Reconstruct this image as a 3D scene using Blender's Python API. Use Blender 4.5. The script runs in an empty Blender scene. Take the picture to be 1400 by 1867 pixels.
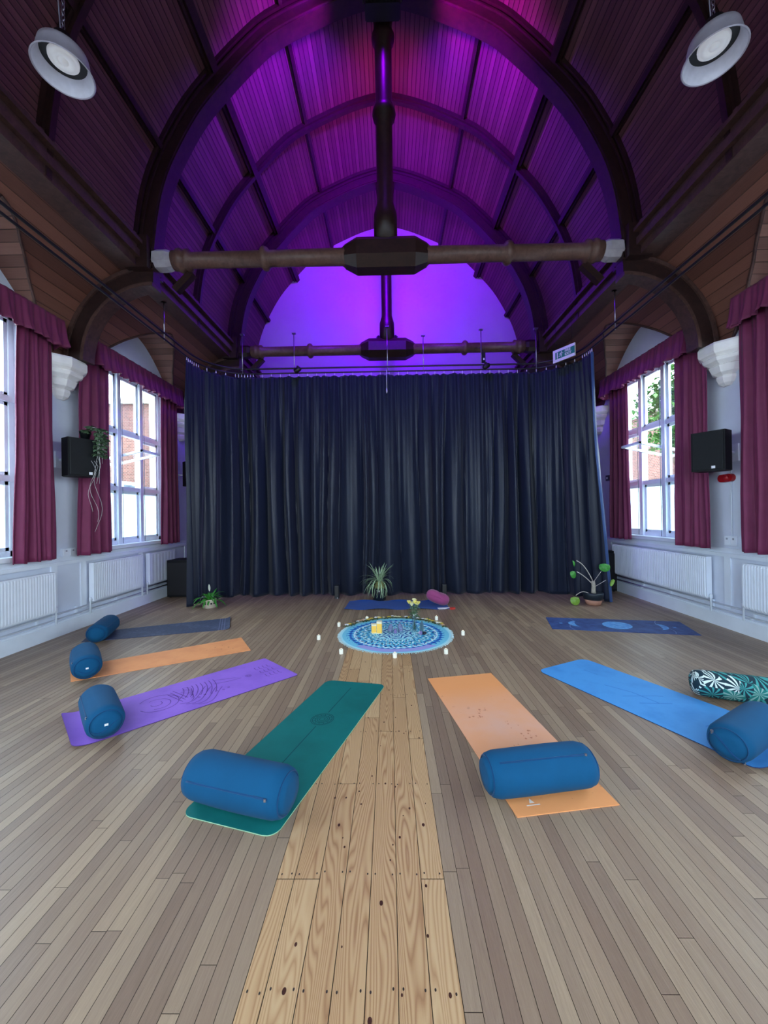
import bpy, math, random
from math import sin, cos, pi, radians, sqrt, atan2, hypot
from mathutils import Vector, Matrix
S = bpy.context.scene
COL = S.collection
R = random.Random(7)

# ------------------------------------------------------------------ camera
cd = bpy.data.cameras.new('camera'); cam = bpy.data.objects.new('camera', cd); COL.objects.link(cam)
cd.sensor_fit = 'VERTICAL'; cd.sensor_height = 36; cd.sensor_width = 36; cd.lens = 700/1867*36
cd.clip_start = .02; cd.clip_end = 300
cam.matrix_world = Matrix.Translation((0,0,1.7)) @ Matrix.Rotation(radians(.82),4,'Z') @ Matrix.Rotation(radians(90.2),4,'X') @ Matrix.Rotation(radians(-.8),4,'Z')
S.camera = cam
# ------------------------------------------------------------------ world, light, exposure
EXPOSURE = 0.5
WORLD = 12.0
S.view_settings.view_transform = 'Standard'; S.view_settings.look = 'None'
S.view_settings.gamma = 1; S.view_settings.use_curve_mapping = False
S.view_settings.exposure = EXPOSURE
w = bpy.data.worlds.new('sky'); S.world = w; w.use_nodes = True
wn = w.node_tree; wn.nodes.clear()
wo = wn.nodes.new('ShaderNodeOutputWorld'); wb = wn.nodes.new('ShaderNodeBackground')
wt = wn.nodes.new('ShaderNodeTexCoord'); wz = wn.nodes.new('ShaderNodeTexNoise'); wr = wn.nodes.new('ShaderNodeValToRGB')
wz.inputs['Scale'].default_value = 3; wz.inputs['Detail'].default_value = 5
wr.color_ramp.elements[0].color = (.66,.86,1,1); wr.color_ramp.elements[0].position = .35
wr.color_ramp.elements[1].color = (.88,.97,1,1); wr.color_ramp.elements[1].position = .6
wn.links.new(wt.outputs['Generated'], wz.inputs['Vector']); wn.links.new(wz.outputs['Fac'], wr.inputs['Fac'])
wn.links.new(wr.outputs['Color'], wb.inputs['Color']); wb.inputs['Strength'].default_value = WORLD
wn.links.new(wb.outputs[0], wo.inputs[0])
S.cycles.max_bounces = 10; S.cycles.diffuse_bounces = 6; S.cycles.transparent_max_bounces = 12
S.cycles.caustics_reflective = False; S.cycles.caustics_refractive = False
S.cycles.sample_clamp_indirect = 8

HW = 4.78            # half width of the hall
YB, YF = -4.0, 10.5  # back wall (behind the viewer) and gable wall
BAYS = [7.22, 4.02, .82, -2.38]
TRUSS = [5.6, 8.8]
WIN_H = .96
Z_SILL, Z_HEAD = 1.2, 4.36

def portal(loc, rot, sx, sy):
    l = bpy.data.lights.new('window_daylight', 'AREA'); l.shape = 'RECTANGLE'; l.size = sx; l.size_y = sy
    l.cycles.is_portal = True
    o = bpy.data.objects.new('window_daylight', l); COL.objects.link(o); o.location = loc; o.rotation_euler = rot
for c in BAYS:
    portal((-HW-.36, c, (Z_SILL+Z_HEAD)/2), (0, radians(-90), 0), Z_HEAD-Z_SILL, 2*WIN_H)
    portal((HW+.36, c, (Z_SILL+Z_HEAD)/2), (0, radians(90), 0), Z_HEAD-Z_SILL, 2*WIN_H)
for x in (-2.9, 0, 2.9):
    portal((x, YB-.36, 3.0), (radians(90), 0, 0), 2.0, 3.6)

def spot(name, loc, target, energy, color, ang=150, blend=.8, size=.08):
    l = bpy.data.lights.new(name, 'SPOT'); l.energy = energy; l.color = color
    l.spot_size = radians(ang); l.spot_blend = blend; l.shadow_soft_size = size
    o = bpy.data.objects.new(name, l); COL.objects.link(o); o.location = loc
    o.rotation_euler = (Vector(target)-Vector(loc)).to_track_quat('-Z','Y').to_euler()
    return o

# ------------------------------------------------------------------ helpers
def lin(c):
    return tuple(((v/255)/12.92 if v/255 <= .04045 else ((v/255+.055)/1.055)**2.4) for v in c) + (1,)

class X:
    """socket wrapper so that node maths reads like arithmetic"""
    def __init__(s, t, k): s.t, s.k = t, k
    def _m(s, op, *a):
        n = s.t.nodes.new('ShaderNodeMath'); n.operation = op
        for i, v in enumerate((s,)+a):
            if isinstance(v, X): s.t.links.new(v.k, n.inputs[i])
            else: n.inputs[i].default_value = v
        return X(s.t, n.outputs[0])
    def __add__(s, o): return s._m('ADD', o)
    def __neg__(s): return s._m('MULTIPLY',-1.0)
    def __sub__(s, o): return s._m('SUBTRACT', o)
    def __mul__(s, o): return s._m('MULTIPLY', o)
    def __truediv__(s, o): return s._m('DIVIDE', o)
    def lt(s, o): return s._m('LESS_THAN', o)
    def gt(s, o): return s._m('GREATER_THAN', o)
    def abs(s): return s._m('ABSOLUTE')
    def sin(s): return s._m('SINE')
    def cos(s): return s._m('COSINE')
    def fr(s): return s._m('FRACT')
    def fl(s): return s._m('FLOOR')
    def pw(s, o): return s._m('POWER', o)
    def mx(s, o): return s._m('MAXIMUM', o)
    def mn(s, o): return s._m('MINIMUM', o)

class MT:
    def __init__(s, name, rough=.6, spec=.5):
        s.m = bpy.data.materials.new(name); s.m.use_nodes = True; s.t = s.m.node_tree
        s.b = s.t.nodes['Principled BSDF']; s.b.inputs['Roughness'].default_value = rough
        s.b.inputs['Specular IOR Level'].default_value = spec
    def n(s, ty, **kw):
        n = s.t.nodes.new(ty)
        for k, v in kw.items(): setattr(n, k, v)
        return n
    def link(s, a, b): s.t.links.new(a.k if isinstance(a, X) else a, b)
    def coord(s, which='Object'):
        return s.n('ShaderNodeTexCoord').outputs[which]
    def mapv(s, vec, scale=(1,1,1), loc=(0,0,0)):
        m = s.n('ShaderNodeMapping'); s.link(vec, m.inputs['Vector'])
        m.inputs['Scale'].default_value = scale; m.inputs['Location'].default_value = loc
        return m.outputs[0]
    def noise(s, vec, scale=5, detail=3, rough=.5, dist=0):
        n = s.n('ShaderNodeTexNoise'); s.link(vec, n.inputs['Vector'])
        n.inputs['Scale'].default_value = scale; n.inputs['Detail'].default_value = detail
        n.inputs['Roughness'].default_value = rough; n.inputs['Distortion'].default_value = dist
        return X(s.t, n.outputs['Fac'])
    def ramp(s, fac, stops):
        r = s.n('ShaderNodeValToRGB'); e = r.color_ramp.elements
        while len(e) < len(stops): e.new(.5)
        for el, (p, c) in zip(e, stops): el.position = p; el.color = c
        s.link(fac, r.inputs['Fac']); return r.outputs['Color']
    def mix(s, fac, a, b, mode='MIX'):
        n = s.n('ShaderNodeMix', data_type='RGBA', blend_type=mode)
        for sock, v in ((n.inputs[0], fac), (n.inputs[6], a), (n.inputs[7], b)):
            if isinstance(v, X): s.link(v, sock)
            elif isinstance(v, (tuple, float, int)): sock.default_value = v
            else: s.link(v, sock)
        return n.outputs[2]
    def color(s, c):
        if isinstance(c, tuple): s.b.inputs['Base Color'].default_value = c
        else: s.link(c, s.b.inputs['Base Color'])
    def bump(s, h, strength=.3, dist=.01):
        b = s.n('ShaderNodeBump'); b.inputs['Strength'].default_value = strength; b.inputs['Distance'].default_value = dist
        s.link(h, b.inputs['Height']); s.link(b.outputs[0], s.b.inputs['Normal'])
    def xyz(s, vec):
        n = s.n('ShaderNodeSeparateXYZ'); s.link(vec, n.inputs[0]); return [X(s.t, o) for o in n.outputs]

def plain(name, c, rough=.6, spec=.5, var=.12, scale=6, bump=0, bscale=60, metal=0, sheen=0):
    m = MT(name, rough, spec); v = m.coord()
    f = m.noise(v, scale, 4)
    a = tuple(x*(1-var) for x in c[:3])+(1,); b = tuple(min(1,x*(1+var)) for x in c[:3])+(1,)
    m.color(m.ramp(f, [(.3,a),(.7,b)]))
    if bump: m.bump(m.noise(v, bscale, 3), bump, .004)
    m.b.inputs['Metallic'].default_value = metal
    if sheen: m.b.inputs['Sheen Weight'].default_value = sheen; m.b.inputs['Sheen Roughness'].default_value = .4
    return m.m

class MB:
    def __init__(s): s.v=[]; s.f=[]; s.sm=[]; s.mi=[]; s.uv={}
    def face(s, idx, smooth=False, mi=0): s.f.append(tuple(idx)); s.sm.append(smooth); s.mi.append(mi)
    def poly(s, pts, smooth=False, mi=0):
        n=len(s.v); s.v += [tuple(p) for p in pts]; s.face(range(n, n+len(pts)), smooth, mi); return s
    def box(s, a, b, M=None, mi=0, bev=0):
        (x0,y0,z0),(x1,y1,z1) = a,b
        if x0>x1: x0,x1=x1,x0
        if y0>y1: y0,y1=y1,y0
        if z0>z1: z0,z1=z1,z0
        if bev:
            return s.prism([(x0+bev,y0),(x1-bev,y0),(x1,y0+bev),(x1,y1-bev),(x1-bev,y1),(x0+bev,y1),(x0,y1-bev),(x0,y0+bev)], z0, z1, M, mi)
        P=[(x0,y0,z0),(x1,y0,z0),(x1,y1,z0),(x0,y1,z0),(x0,y0,z1),(x1,y0,z1),(x1,y1,z1),(x0,y1,z1)]
        if M is not None: P=[tuple(M@Vector(p)) for p in P]
        n=len(s.v); s.v+=P
        for q in ((0,3,2,1),(4,5,6,7),(0,1,5,4),(1,2,6,5),(2,3,7,6),(3,0,4,7)): s.face([n+i for i in q], False, mi)
        return s
    def prism(s, outline, z0, z1, M=None, mi=0):
        n=len(s.v); k=len(outline)
        P=[(x,y,z0) for x,y in outline]+[(x,y,z1) for x,y in outline]
        if M is not None: P=[tuple(M@Vector(p)) for p in P]
        s.v+=P
        s.face([n+i for i in range(k)][::-1], False, mi); s.face([n+k+i for i in range(k)], False, mi)
        for i in range(k): j=(i+1)%k; s.face((n+i,n+j,n+k+j,n+k+i), False, mi)
        return s
    def grid(s, rows, smooth=True, closed=False, mi=0):
        n=len(s.v); m=len(rows[0])
        for r in rows: s.v+=[tuple(p) for p in r]
        for i in range(len(rows)-1):
            for j in range(m if closed else m-1):
                k=(j+1)%m
                s.face((n+i*m+j, n+i*m+k, n+(i+1)*m+k, n+(i+1)*m+j), smooth, mi)
        return n
    def tube(s, pts, r, seg=8, caps=True, mi=0, smooth=True):
        pts=[Vector(p) for p in pts]; rows=[]
        rr = r if isinstance(r,(list,tuple)) else [r]*len(pts)
        t=(pts[1]-pts[0]).normalized(); u=t.orthogonal().normalized()
        for i,p in enumerate(pts):
            a=pts[max(0,i-1)]; b=pts[min(len(pts)-1,i+1)]; t2=(b-a).normalized()
            u=(u-t2*u.dot(t2)); u = u.normalized() if u.length>1e-6 else t2.orthogonal().normalized()
            v=t2.cross(u)
            rows.append([p+(u*cos(2*pi*k/seg)+v*sin(2*pi*k/seg))*rr[i] for k in range(seg)])
        n=s.grid(rows, smooth, True, mi)
        if caps:
            s.face([n+k for k in range(seg)][::-1], False, mi); m=n+(len(pts)-1)*seg; s.face([m+k for k in range(seg)], False, mi)
        return s
    def lathe(s, prof, seg=24, M=None, mi=0, smooth=True, caps=True):
        rows=[]
        for r,z in prof:
            rows.append([(r*cos(2*pi*k/seg), r*sin(2*pi*k/seg), z) for k in range(seg)])
        if M is not None: rows=[[tuple(M@Vector(p)) for p in row] for row in rows]
        n=s.grid(rows, smooth, True, mi)
        if caps:
            if prof[0][0]>1e-5: s.face([n+k for k in range(seg)][::-1], False, mi)
            if prof[-1][0]>1e-5: m=n+(len(prof)-1)*seg; s.face([m+k for k in range(seg)], False, mi)
        return s
    def build(s, name, mat, parent=None, uvf=None, auto=False, recalc=True):
        me=bpy.data.meshes.new(name); me.from_pydata(s.v, [], s.f)
        mats = mat if isinstance(mat,(list,tuple)) else [mat]
        for m in mats: me.materials.append(m)
        me.polygons.foreach_set('use_smooth', s.sm); me.polygons.foreach_set('material_index', s.mi)
        if uvf:
            ul=me.uv_layers.new(name='UVMap')
            for l in me.loops: ul.data[l.index].uv = uvf(me.vertices[l.vertex_index].co)
        me.update()
        o=bpy.data.objects.new(name, me); COL.objects.link(o)
        if parent is not None: o.parent=parent; o.matrix_parent_inverse = parent.matrix_basis.inverted()
        return o

def thing(name, loc, label, cat, group=None):
    o=bpy.data.objects.new(name, None); COL.objects.link(o); o.location=loc; o.empty_display_size=.1
    return tag(o, label, cat, group)
def tag(o, label, cat, group=None):
    o['label']=label; o['category']=cat
    if group: o['group']=group
    return o
def struct(o): o['kind']='structure'; return o
def M4(loc, rz=0, rx=0, ry=0):
    return Matrix.Translation(loc)@Matrix.Rotation(rz,4,'Z')@Matrix.Rotation(ry,4,'Y')@Matrix.Rotation(rx,4,'X')

# ------------------------------------------------------------------ materials
white_wall = plain('painted plaster', lin((205,212,228)), .75, .3, .05, 2.5, .15, 40)
white_paint = plain('gloss white paint', lin((222,230,242)), .4, .5, .04, 4)
white_stone = plain('painted stone', lin((232,228,226)), .7, .3, .06, 8, .2, 30)
black_metal = plain('black metal', lin((14,14,18)), .45, .5, .2)
black_plastic = plain('black plastic', lin((8,11,17)), .6, .25, .15, 6, .2, 90)
chrome = plain('steel', lin((180,180,190)), .3, .5, .05, metal=1)
radiator_white = plain('radiator enamel', lin((225,232,244)), .35, .5, .03)
dark_wood = None

def wood_dark(name, c0, c1, rough=.5, bscale=1):
    m = MT(name, rough, .4); v=m.coord()
    f = m.noise(m.mapv(v,(3,3,3)), 4, 5, .6, .8)
    m.color(m.ramp(f,[(.3,c0),(.7,c1)])); m.bump(f,.15,.01); return m.m
truss_wood = wood_dark('dark stained timber', lin((32,19,19)), lin((52,31,28)), .4)
beam_wood = wood_dark('stained tie beam timber', lin((78,52,46)), lin((108,78,68)), .45)
cornice_wood = wood_dark('cornice timber', lin((58,38,36)), lin((88,62,56)), .45)

def boards(name, c0, c1, pitch, gap=.1, rough=.55):
    """matchboard lining: u runs along the boards (metres), v across them"""
    m = MT(name, rough, .35); uv=m.coord('UV'); u,v,_=m.xyz(uv)
    k=(v/pitch).fl(); fr=(v/pitch).fr()
    wn_=m.n('ShaderNodeTexWhiteNoise', noise_dimensions='1D'); m.link(k, wn_.inputs['W']); rnd=X(m.t, wn_.outputs['Value'])
    g=m.noise(m.mapv(uv,(1.5,40,1)), 2, 4, .6)
    tone=rnd*.55+g*.45
    col=m.ramp(tone,[(.15,c0),(.85,c1)])
    edge=fr.lt(gap)
    dark=tuple(x*.22 for x in c0[:3])+(1,)
    m.color(m.mix(edge*.85, col, dark))
    bead=(fr*pi).sin().pw(.35)
    m.bump(bead, .6, .012)
    return m.m
vault_boards = boards('vault matchboarding', lin((80,44,54)), lin((112,68,76)), .078, .14)
cove_boards = boards('cove boards', lin((92,58,50)), lin((134,88,74)), .15, .05, .5)
tunnel_boards = boards('window vault boards', lin((100,66,56)), lin((140,98,84)), .13, .06, .5)

def glass_mat(name, frosted=0.):
    m=MT(name); t=m.t; out=t.nodes['Material Output']; t.nodes.remove(m.b)
    tr=t.nodes.new('ShaderNodeBsdfTransparent'); tr.inputs[0].default_value=(.96,.98,1,1)
    gl=t.nodes.new('ShaderNodeBsdfGlossy'); gl.inputs['Roughness'].default_value=.03
    mx=t.nodes.new('ShaderNodeMixShader'); mx.inputs[0].default_value=.07
    t.links.new(tr.outputs[0], mx.inputs[1]); t.links.new(gl.outputs[0], mx.inputs[2])
    last=mx
    if frosted:
        tl=t.nodes.new('ShaderNodeBsdfTranslucent'); tl.inputs[0].default_value=(.38,.5,.5,1)
        m2=t.nodes.new('ShaderNodeMixShader'); m2.inputs[0].default_value=frosted
        t.links.new(mx.outputs[0], m2.inputs[1]); t.links.new(tl.outputs[0], m2.inputs[2]); last=m2
    t.links.new(last.outputs[0], out.inputs[0]); return m.m
clear_glass = glass_mat('window glass'); frost_glass = glass_mat('obscured glass', .55)

def fabric(name, c, rough=.85, sheen=.25, var=.1, weave=700, bump=.15):
    m=MT(name, rough, .25); v=m.coord()
    a=tuple(x*(1-var) for x in c[:3])+(1,); b=tuple(min(1,x*(1+var)) for x in c[:3])+(1,)
    m.color(m.ramp(m.noise(v,5,4,.6),[(.3,a),(.7,b)]))
    m.bump(m.noise(v,weave,2),bump,.001)
    m.b.inputs['Sheen Weight'].default_value=sheen; m.b.inputs['Sheen Roughness'].default_value=.5
    return m.m
wine_cloth = fabric('wine curtain cloth', lin((112,42,78)), .6, .06)
drape_cloth = fabric('navy black drape', lin((21,29,47)), .38, .1, .08)
bolster_cloth = fabric('petrol blue cotton', lin((0,74,116)), .85, .03, .06)
bolster_dark = fabric('petrol blue piping', lin((0,62,108)), .8, .1)

# ------------------------------------------------------------------ floor
def floor_mats():
    m=MT('grey brown strip boards', .36, .5); v=m.coord()
    at=m.n('ShaderNodeAttribute', attribute_name='tone'); r,g,b=m.xyz(at.outputs['Vector'])
    off=m.n('ShaderNodeVectorMath', operation='ADD'); m.link(v, off.inputs[0])
    sc=m.n('ShaderNodeVectorMath', operation='SCALE'); m.link(at.outputs['Vector'], sc.inputs[0]); sc.inputs['Scale'].default_value=17
    m.link(sc.outputs[0], off.inputs[1]); vv=off.outputs[0]
    g1=m.noise(m.mapv(vv,(50,2.2,1)),2,6,.75,.4); g2=m.noise(m.mapv(vv,(230,7,1)),2,4,.75); g3=m.noise(v,1.3,4,.6)
    tone=r*.34+g1*.36+g2*.34-.02
    col=m.ramp(tone,[(.2,lin((104,80,62))),(.4,lin((138,112,91))),(.58,lin((156,131,106))),(.82,lin((186,158,128)))])
    col=m.mix(g*.35, col, lin((120,88,70)))
    m.color(m.mix(g3*.25, col, lin((150,142,138))))
    rr=m.n('ShaderNodeMapRange'); m.link(m.noise(v,2.2,5,.65), rr.inputs[0]); rr.inputs[3].default_value=.3; rr.inputs[4].default_value=.55
    m.link(rr.outputs[0], m.b.inputs['Roughness']); m.bump(g1*.7+g2*.3,.12,.002)
    p=MT('pine boards', .4, .5); v=p.coord()
    at=p.n('ShaderNodeAttribute', attribute_name='tone'); r,g,b=p.xyz(at.outputs['Vector'])
    off=p.n('ShaderNodeVectorMath', operation='ADD'); p.link(v, off.inputs[0])
    sc=p.n('ShaderNodeVectorMath', operation='SCALE'); p.link(at.outputs['Vector'], sc.inputs[0]); sc.inputs['Scale'].default_value=23
    p.link(sc.outputs[0], off.inputs[1]); vv=off.outputs[0]
    x,y,z=p.xyz(vv)
    warp=p.noise(p.mapv(vv,(5,.5,1)),1.3,2,.35)
    bands=((warp*30)+(x*64)).fr(); bands=((bands-.5).abs()*2).pw(1.6)
    g2=p.noise(p.mapv(vv,(220,4,1)),2,3,.6)
    tone=bands*.45+g2*.2+r*.35
    col=p.ramp(tone,[(.1,lin((202,168,128))),(.45,lin((188,150,110))),(.75,lin((166,124,88))),(1,lin((134,96,68)))])
    p.color(col); p.bump(bands,.06,.002)
    return m.m, p.m
strip_mat, pine_mat = floor_mats()
gap_mat = plain('floor gap', lin((48,36,30)), .8)
knot_mat = plain('wood knot', lin((66,34,24)), .5, .5, .3, 80)
nail_mat = plain('nail head', lin((52,42,38)), .5, .5, .2)
def build_floor():
    mb=MB(); tones=[]
    mb.box((-HW-.3,YB-.3,-.12),(HW+.3,YF+.3,-.004),mi=2); tones += [(0,0,0)]*6
    def plank(x0,x1,y0,y1,mi,tone,gap=.0011):
        mb.poly([(x0+gap,y0+gap,0),(x1-gap,y0+gap,0),(x1-gap,y1-gap,0),(x0+gap,y1-gap,0)],mi=mi); tones.append(tone)
        # edges
        mb.poly([(x1-gap,y0,0),(x1-gap,y0,-.004),(x1-gap,y1,-.004),(x1-gap,y1,0)],mi=2); tones.append((0,0,0))
    cx0,cx1,cy1=-.55,.23,5.35
    def strip(x0,x1,ya,yb):
        y=ya-R.random()*1.6
        while y<yb:
            L=R.choice([.5,.9,1.3,1.8,2.4,3.0])*R.uniform(.85,1.15); y2=y+L
            a,b=max(y,ya),min(y2,yb)
            if b-a>.02: plank(x0,x1,a,b,0,(R.random(),R.random()**2,R.random()))
            y=y2
    n=0; W=.0635
    x=cx1
    while x<HW: strip(x,min(x+W,HW),YB,YF); x+=W
    x=cx0
    while x>-HW: strip(max(x-W,-HW),x,YB,YF); x-=W
    k=12; wd=(cx1-cx0)/k
    for i in range(k): strip(cx0+i*wd,cx0+(i+1)*wd,cy1,YF)
    edges=[cx0,-.468,-.349,-.229,-.109,.008,.122,cx1]
    ends={0:[1.79,3.4],1:[1.79,4.2],2:[2.42,3.9],3:[1.0,3.2],4:[.5,3.0],5:[.7,3.55],6:[1.79,2.9,4.3]}
    joints=[.9,1.37,1.82,2.42,3.0,3.6,4.2,4.8]
    for i in range(7):
        ys=[YB]+ends[i]+[cy1]
        for a,b in zip(ys,ys[1:]): plank(edges[i],edges[i+1],a,b,1,(R.random(),R.random(),R.random()),.0016)
    def disc(x,y,rx,ry,mi,z=.0006):
        mb.poly([(x+rx*cos(t*pi/5),y+ry*sin(t*pi/5),z) for t in range(10)],mi=mi); tones.append((0,0,0))
    for j in joints:
        for i in range(7):
            disc(edges[i]+.018,j+R.uniform(-.008,.008),.0036,.0055,4); disc(edges[i+1]-.018,j+R.uniform(-.008,.008),.0036,.0055,4)
    for (x,y,r) in [(-.4,1.37,.008),(-.06,1.68,.008),(-.09,1.24+.05,.008),(.03,2.02,.006),(-.05,2.42,.006),(.16,2.1,.008),(.13,1.55,.005),(-.3,2.1,.007),(-.35,2.3,.006),(.19,1.36,.006),(-.19,2.25,.005),(.05,3.0,.006),(-.2,3.2,.006),(.17,3.4,.006),(-.4,2.8,.006),(-.03,3.7,.006),(.1,4.2,.006),(-.3,4.4,.007),(-.45,3.6,.006),(.02,1.36,.004)]+[(R.uniform(-.52,.2),R.uniform(1.5,5.1),R.uniform(.003,.0065)) for _ in range(34)]:
        disc(x,y,r,r*1.5,3)
    o=mb.build('floor',[strip_mat,pine_mat,gap_mat,knot_mat,nail_mat]); me=o.data
    ca=me.color_attributes.new('tone','FLOAT_COLOR','CORNER')
    for p,tn in zip(me.polygons,tones):
        for li in p.loop_indices: ca.data[li].color=tn+(1,)
    struct(o)
build_floor()

# ------------------------------------------------------------------ ceiling profile (z above the floor)
VP=[(0,9.56),(.5,9.46),(1.0,9.27),(1.7,8.93),(2.1,8.6),(2.5,8.19),(2.9,7.72),(3.2,7.22),(3.42,6.75),(3.56,6.25),(3.65,5.6),(3.67,5.3)]
def vprof(n=56):
    P=[Vector((-x,0,z)) for x,z in VP[::-1]]+[Vector((x,0,z)) for x,z in VP[1:]]
    Q=[]
    for i in range(len(P)-1):
        p0=P[max(i-1,0)];p1=P[i];p2=P[i+1];p3=P[min(i+2,len(P)-1)]
        for k in range(3):
            t=k/3
            Q.append(.5*((2*p1)+(p2-p0)*t+(2*p0-5*p1+4*p2-p3)*t*t+(3*p1-p0-3*p2+p3)*t**3))
    Q.append(P[-1]); return Q
VQ=vprof()
def vnormals(Q):
    N=[]
    for i in range(len(Q)):
        a=Q[max(i-1,0)]; b=Q[min(i+1,len(Q)-1)]; t=(b-a).normalized(); N.append(Vector((t.z,0,-t.x)))  # inward (down)
    return N
VN=vnormals(VQ)
VS=[0]
for i in range(1,len(VQ)): VS.append(VS[-1]+(VQ[i]-VQ[i-1]).length)
def build_vault():
    mb=MB()
    rows=[]
    for y in (YB,YF): rows.append([(q.x,y,q.z) for q in VQ])
    n=mb.grid(rows,True)
    rows=[]
    for y in (YB,YF): rows.append([(q.x-nn.x*.12,y,q.z-nn.z*.12) for q,nn in zip(VQ,VN)])
    mb.grid(rows,True)
    me_uv={}
    for j,(q,sv) in enumerate(zip(VQ,VS)): me_uv[(round(q.x,3),round(q.z,3))]=sv
    o=mb.build('ceiling',vault_boards,uvf=lambda c:(c.y, me_uv.get((round(c.x,3),round(c.z,3)),0))); struct(o)
build_vault()
def sweep_y(mb,y0,y1,d0,d1,i0=0,i1=None,mi=0):
    """rib following the vault from depth d0 to d1 below it, between y0 and y1"""
    Q=VQ[i0:i1]; N=VN[i0:i1]; rows=[]
    for q,nn in zip(Q,N):
        a=q+nn*d0; b=q+nn*d1
        rows.append([(a.x,y0,a.z),(b.x,y0,b.z),(b.x,y1,b.z),(a.x,y1,a.z)])
    mb.grid(rows,False,True,mi)
# purlins
def at_x(xx):
    best=min(range(len(VQ)),key=lambda i:abs(VQ[i].x-xx)); return best
def purlin(x,wd,dp):
    i=at_x(x); q=VQ[i]; nn=VN[i]; t=Vector((nn.z,0,-nn.x)); mb=MB()
    def bar(w_,d0,d1):
        c=[q+t*(-w_)+nn*d0,q+t*w_+nn*d0,q+t*w_+nn*d1,q+t*(-w_)+nn*d1]
        mb.grid([[(p.x,y,p.z) for p in c] for y in (YB,YF-.01)],False,True)
    bar(wd,-.01,dp*.5); bar(wd*.55,dp*.4,dp)
    return mb
k=1
for x,wd,dp in ((1.5,.045,.06),(2.55,.09,.13),(3.3,.06,.09)):
    for sgn in (-1,1):
        struct(purlin(sgn*x,wd,dp).build('trim_%d'%k,truss_wood)); k+=1
struct(purlin(0,.06,.08).build('trim_%d'%k,truss_wood)); k+=1
for y in (7.2,4.0,.8,-2.4):
    mb=MB(); sweep_y(mb,y-.07,y+.07,-.01,.07); sweep_y(mb,y-.035,y+.035,.06,.12)
    struct(mb.build('trim_%d'%k,truss_wood)); k+=1
# cornice along both springings
for sgn in (-1,1):
    mb=MB()
    def pb(x0,x1,z0,z1): mb.box((sgn*x0,YB,z0),(sgn*x1,YF,z1))
    pb(3.56,3.84,5.28,5.40); pb(3.50,3.84,5.40,5.50); pb(3.54,3.84,5.50,5.58); pb(3.46,3.84,5.58,5.63)
    y=YB
    while y<YF-.1:
        mb.box((sgn*3.5,y,5.63),(sgn*3.56,y+.05,5.69)); y+=.16
    struct(mb.build('trim_%d'%k,cornice_wood)); k+=1
# cove and window tunnels
COVE=[(3.72,5.34),(3.9,5.27),(4.1,5.15),(4.3,4.97),(4.5,4.72),(4.66,4.42),(4.75,4.12),(4.78,3.85)]
def cove_z(x):
    for (a,za),(b,zb) in zip(COVE,COVE[1:]):
        if a<=x<=b: return za+(zb-za)*(x-a)/(b-a)
    return COVE[0][1] if x<COVE[0][0] else COVE[-1][1]
def cove_x(z):
    for (a,za),(b,zb) in zip(COVE,COVE[1:]):
        if zb<=z<=za: return a+(b-a)*(za-z)/(za-zb)
    return HW if z<3.85 else 3.72
def tun_z(d):
    d=abs(d); h=1.46
    return 3.86+1.29*(1-(d/h)**1.6) if d<h else -1
def build_cove(sgn):
    cv=MB(); tn=MB(); cuv={}; tuv={}; N=14
    cs=[0]
    for a,b in zip(COVE,COVE[1:]): cs.append(cs[-1]+hypot(b[0]-a[0],b[1]-a[1]))
    def arc(x):
        for i,((a,za),(b,zb)) in enumerate(zip(COVE,COVE[1:])):
            if a<=x<=b: return cs[i]+(cs[i+1]-cs[i])*(x-a)/(b-a)
        return 0
    ys=[YB]
    for c in BAYS[::-1]:
        ys += [c-1.46+2.92*i/28 for i in range(29)]
    ys += [YF]; rows=[]; trows=[]; prev=None
    for y in ys:
        zt=max([tun_z(y-c) for c in BAYS]); xg=cove_x(zt) if zt>3.86 else HW
        row=[]
        for i in range(N+1):
            x=3.72+(xg-3.72)*i/N; z=cove_z(x); row.append((sgn*x,y,z)); cuv[(round(x,4),round(y,4),round(z,4))]=(y,arc(x))
        rows.append(row)
    cv.grid(rows,True)
    # boards on the window vaults run across the hall (along x)
    for c in BAYS:
        tr=[]; s=0; last=None
        for i in range(29):
            y=c-1.46+2.92*i/28; zt=max(tun_z(y-c),3.86); xg=cove_x(zt)
            if last: s+=hypot(y-last[0],zt-last[1])
            last=(y,zt)
            tr.append([(sgn*xg,y,zt),(sgn*(HW+.02),y,zt)])
            for xx in (xg,HW+.02): tuv[(round(xx,4),round(y,4),round(zt,4))]=(xx,s)
        tn.grid(tr,True)
    lk=lambda d:(lambda c:d.get((round(abs(c.x),4),round(c.y,4),round(c.z,4)),(0,0)))
    struct(cv.build('ceiling',cove_boards,uvf=lk(cuv)))
    struct(tn.build('ceiling',tunnel_boards,uvf=lk(tuv)))
    # groin and arch mouldings
    g=MB()
    for c in BAYS:
        for half in (-1,1):
            pts=[]
            for i in range(15):
                y=c+half*1.46*(i/14); zt=max(tun_z(y-c),3.86); pts.append((sgn*(cove_x(zt)-.005),y,zt-.005))
            g.tube(pts,.018,6)
    return g
k0=k
for sgn in (-1,1):
    struct(build_cove(sgn).build('trim_%d'%k,cornice_wood)); k+=1

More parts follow.
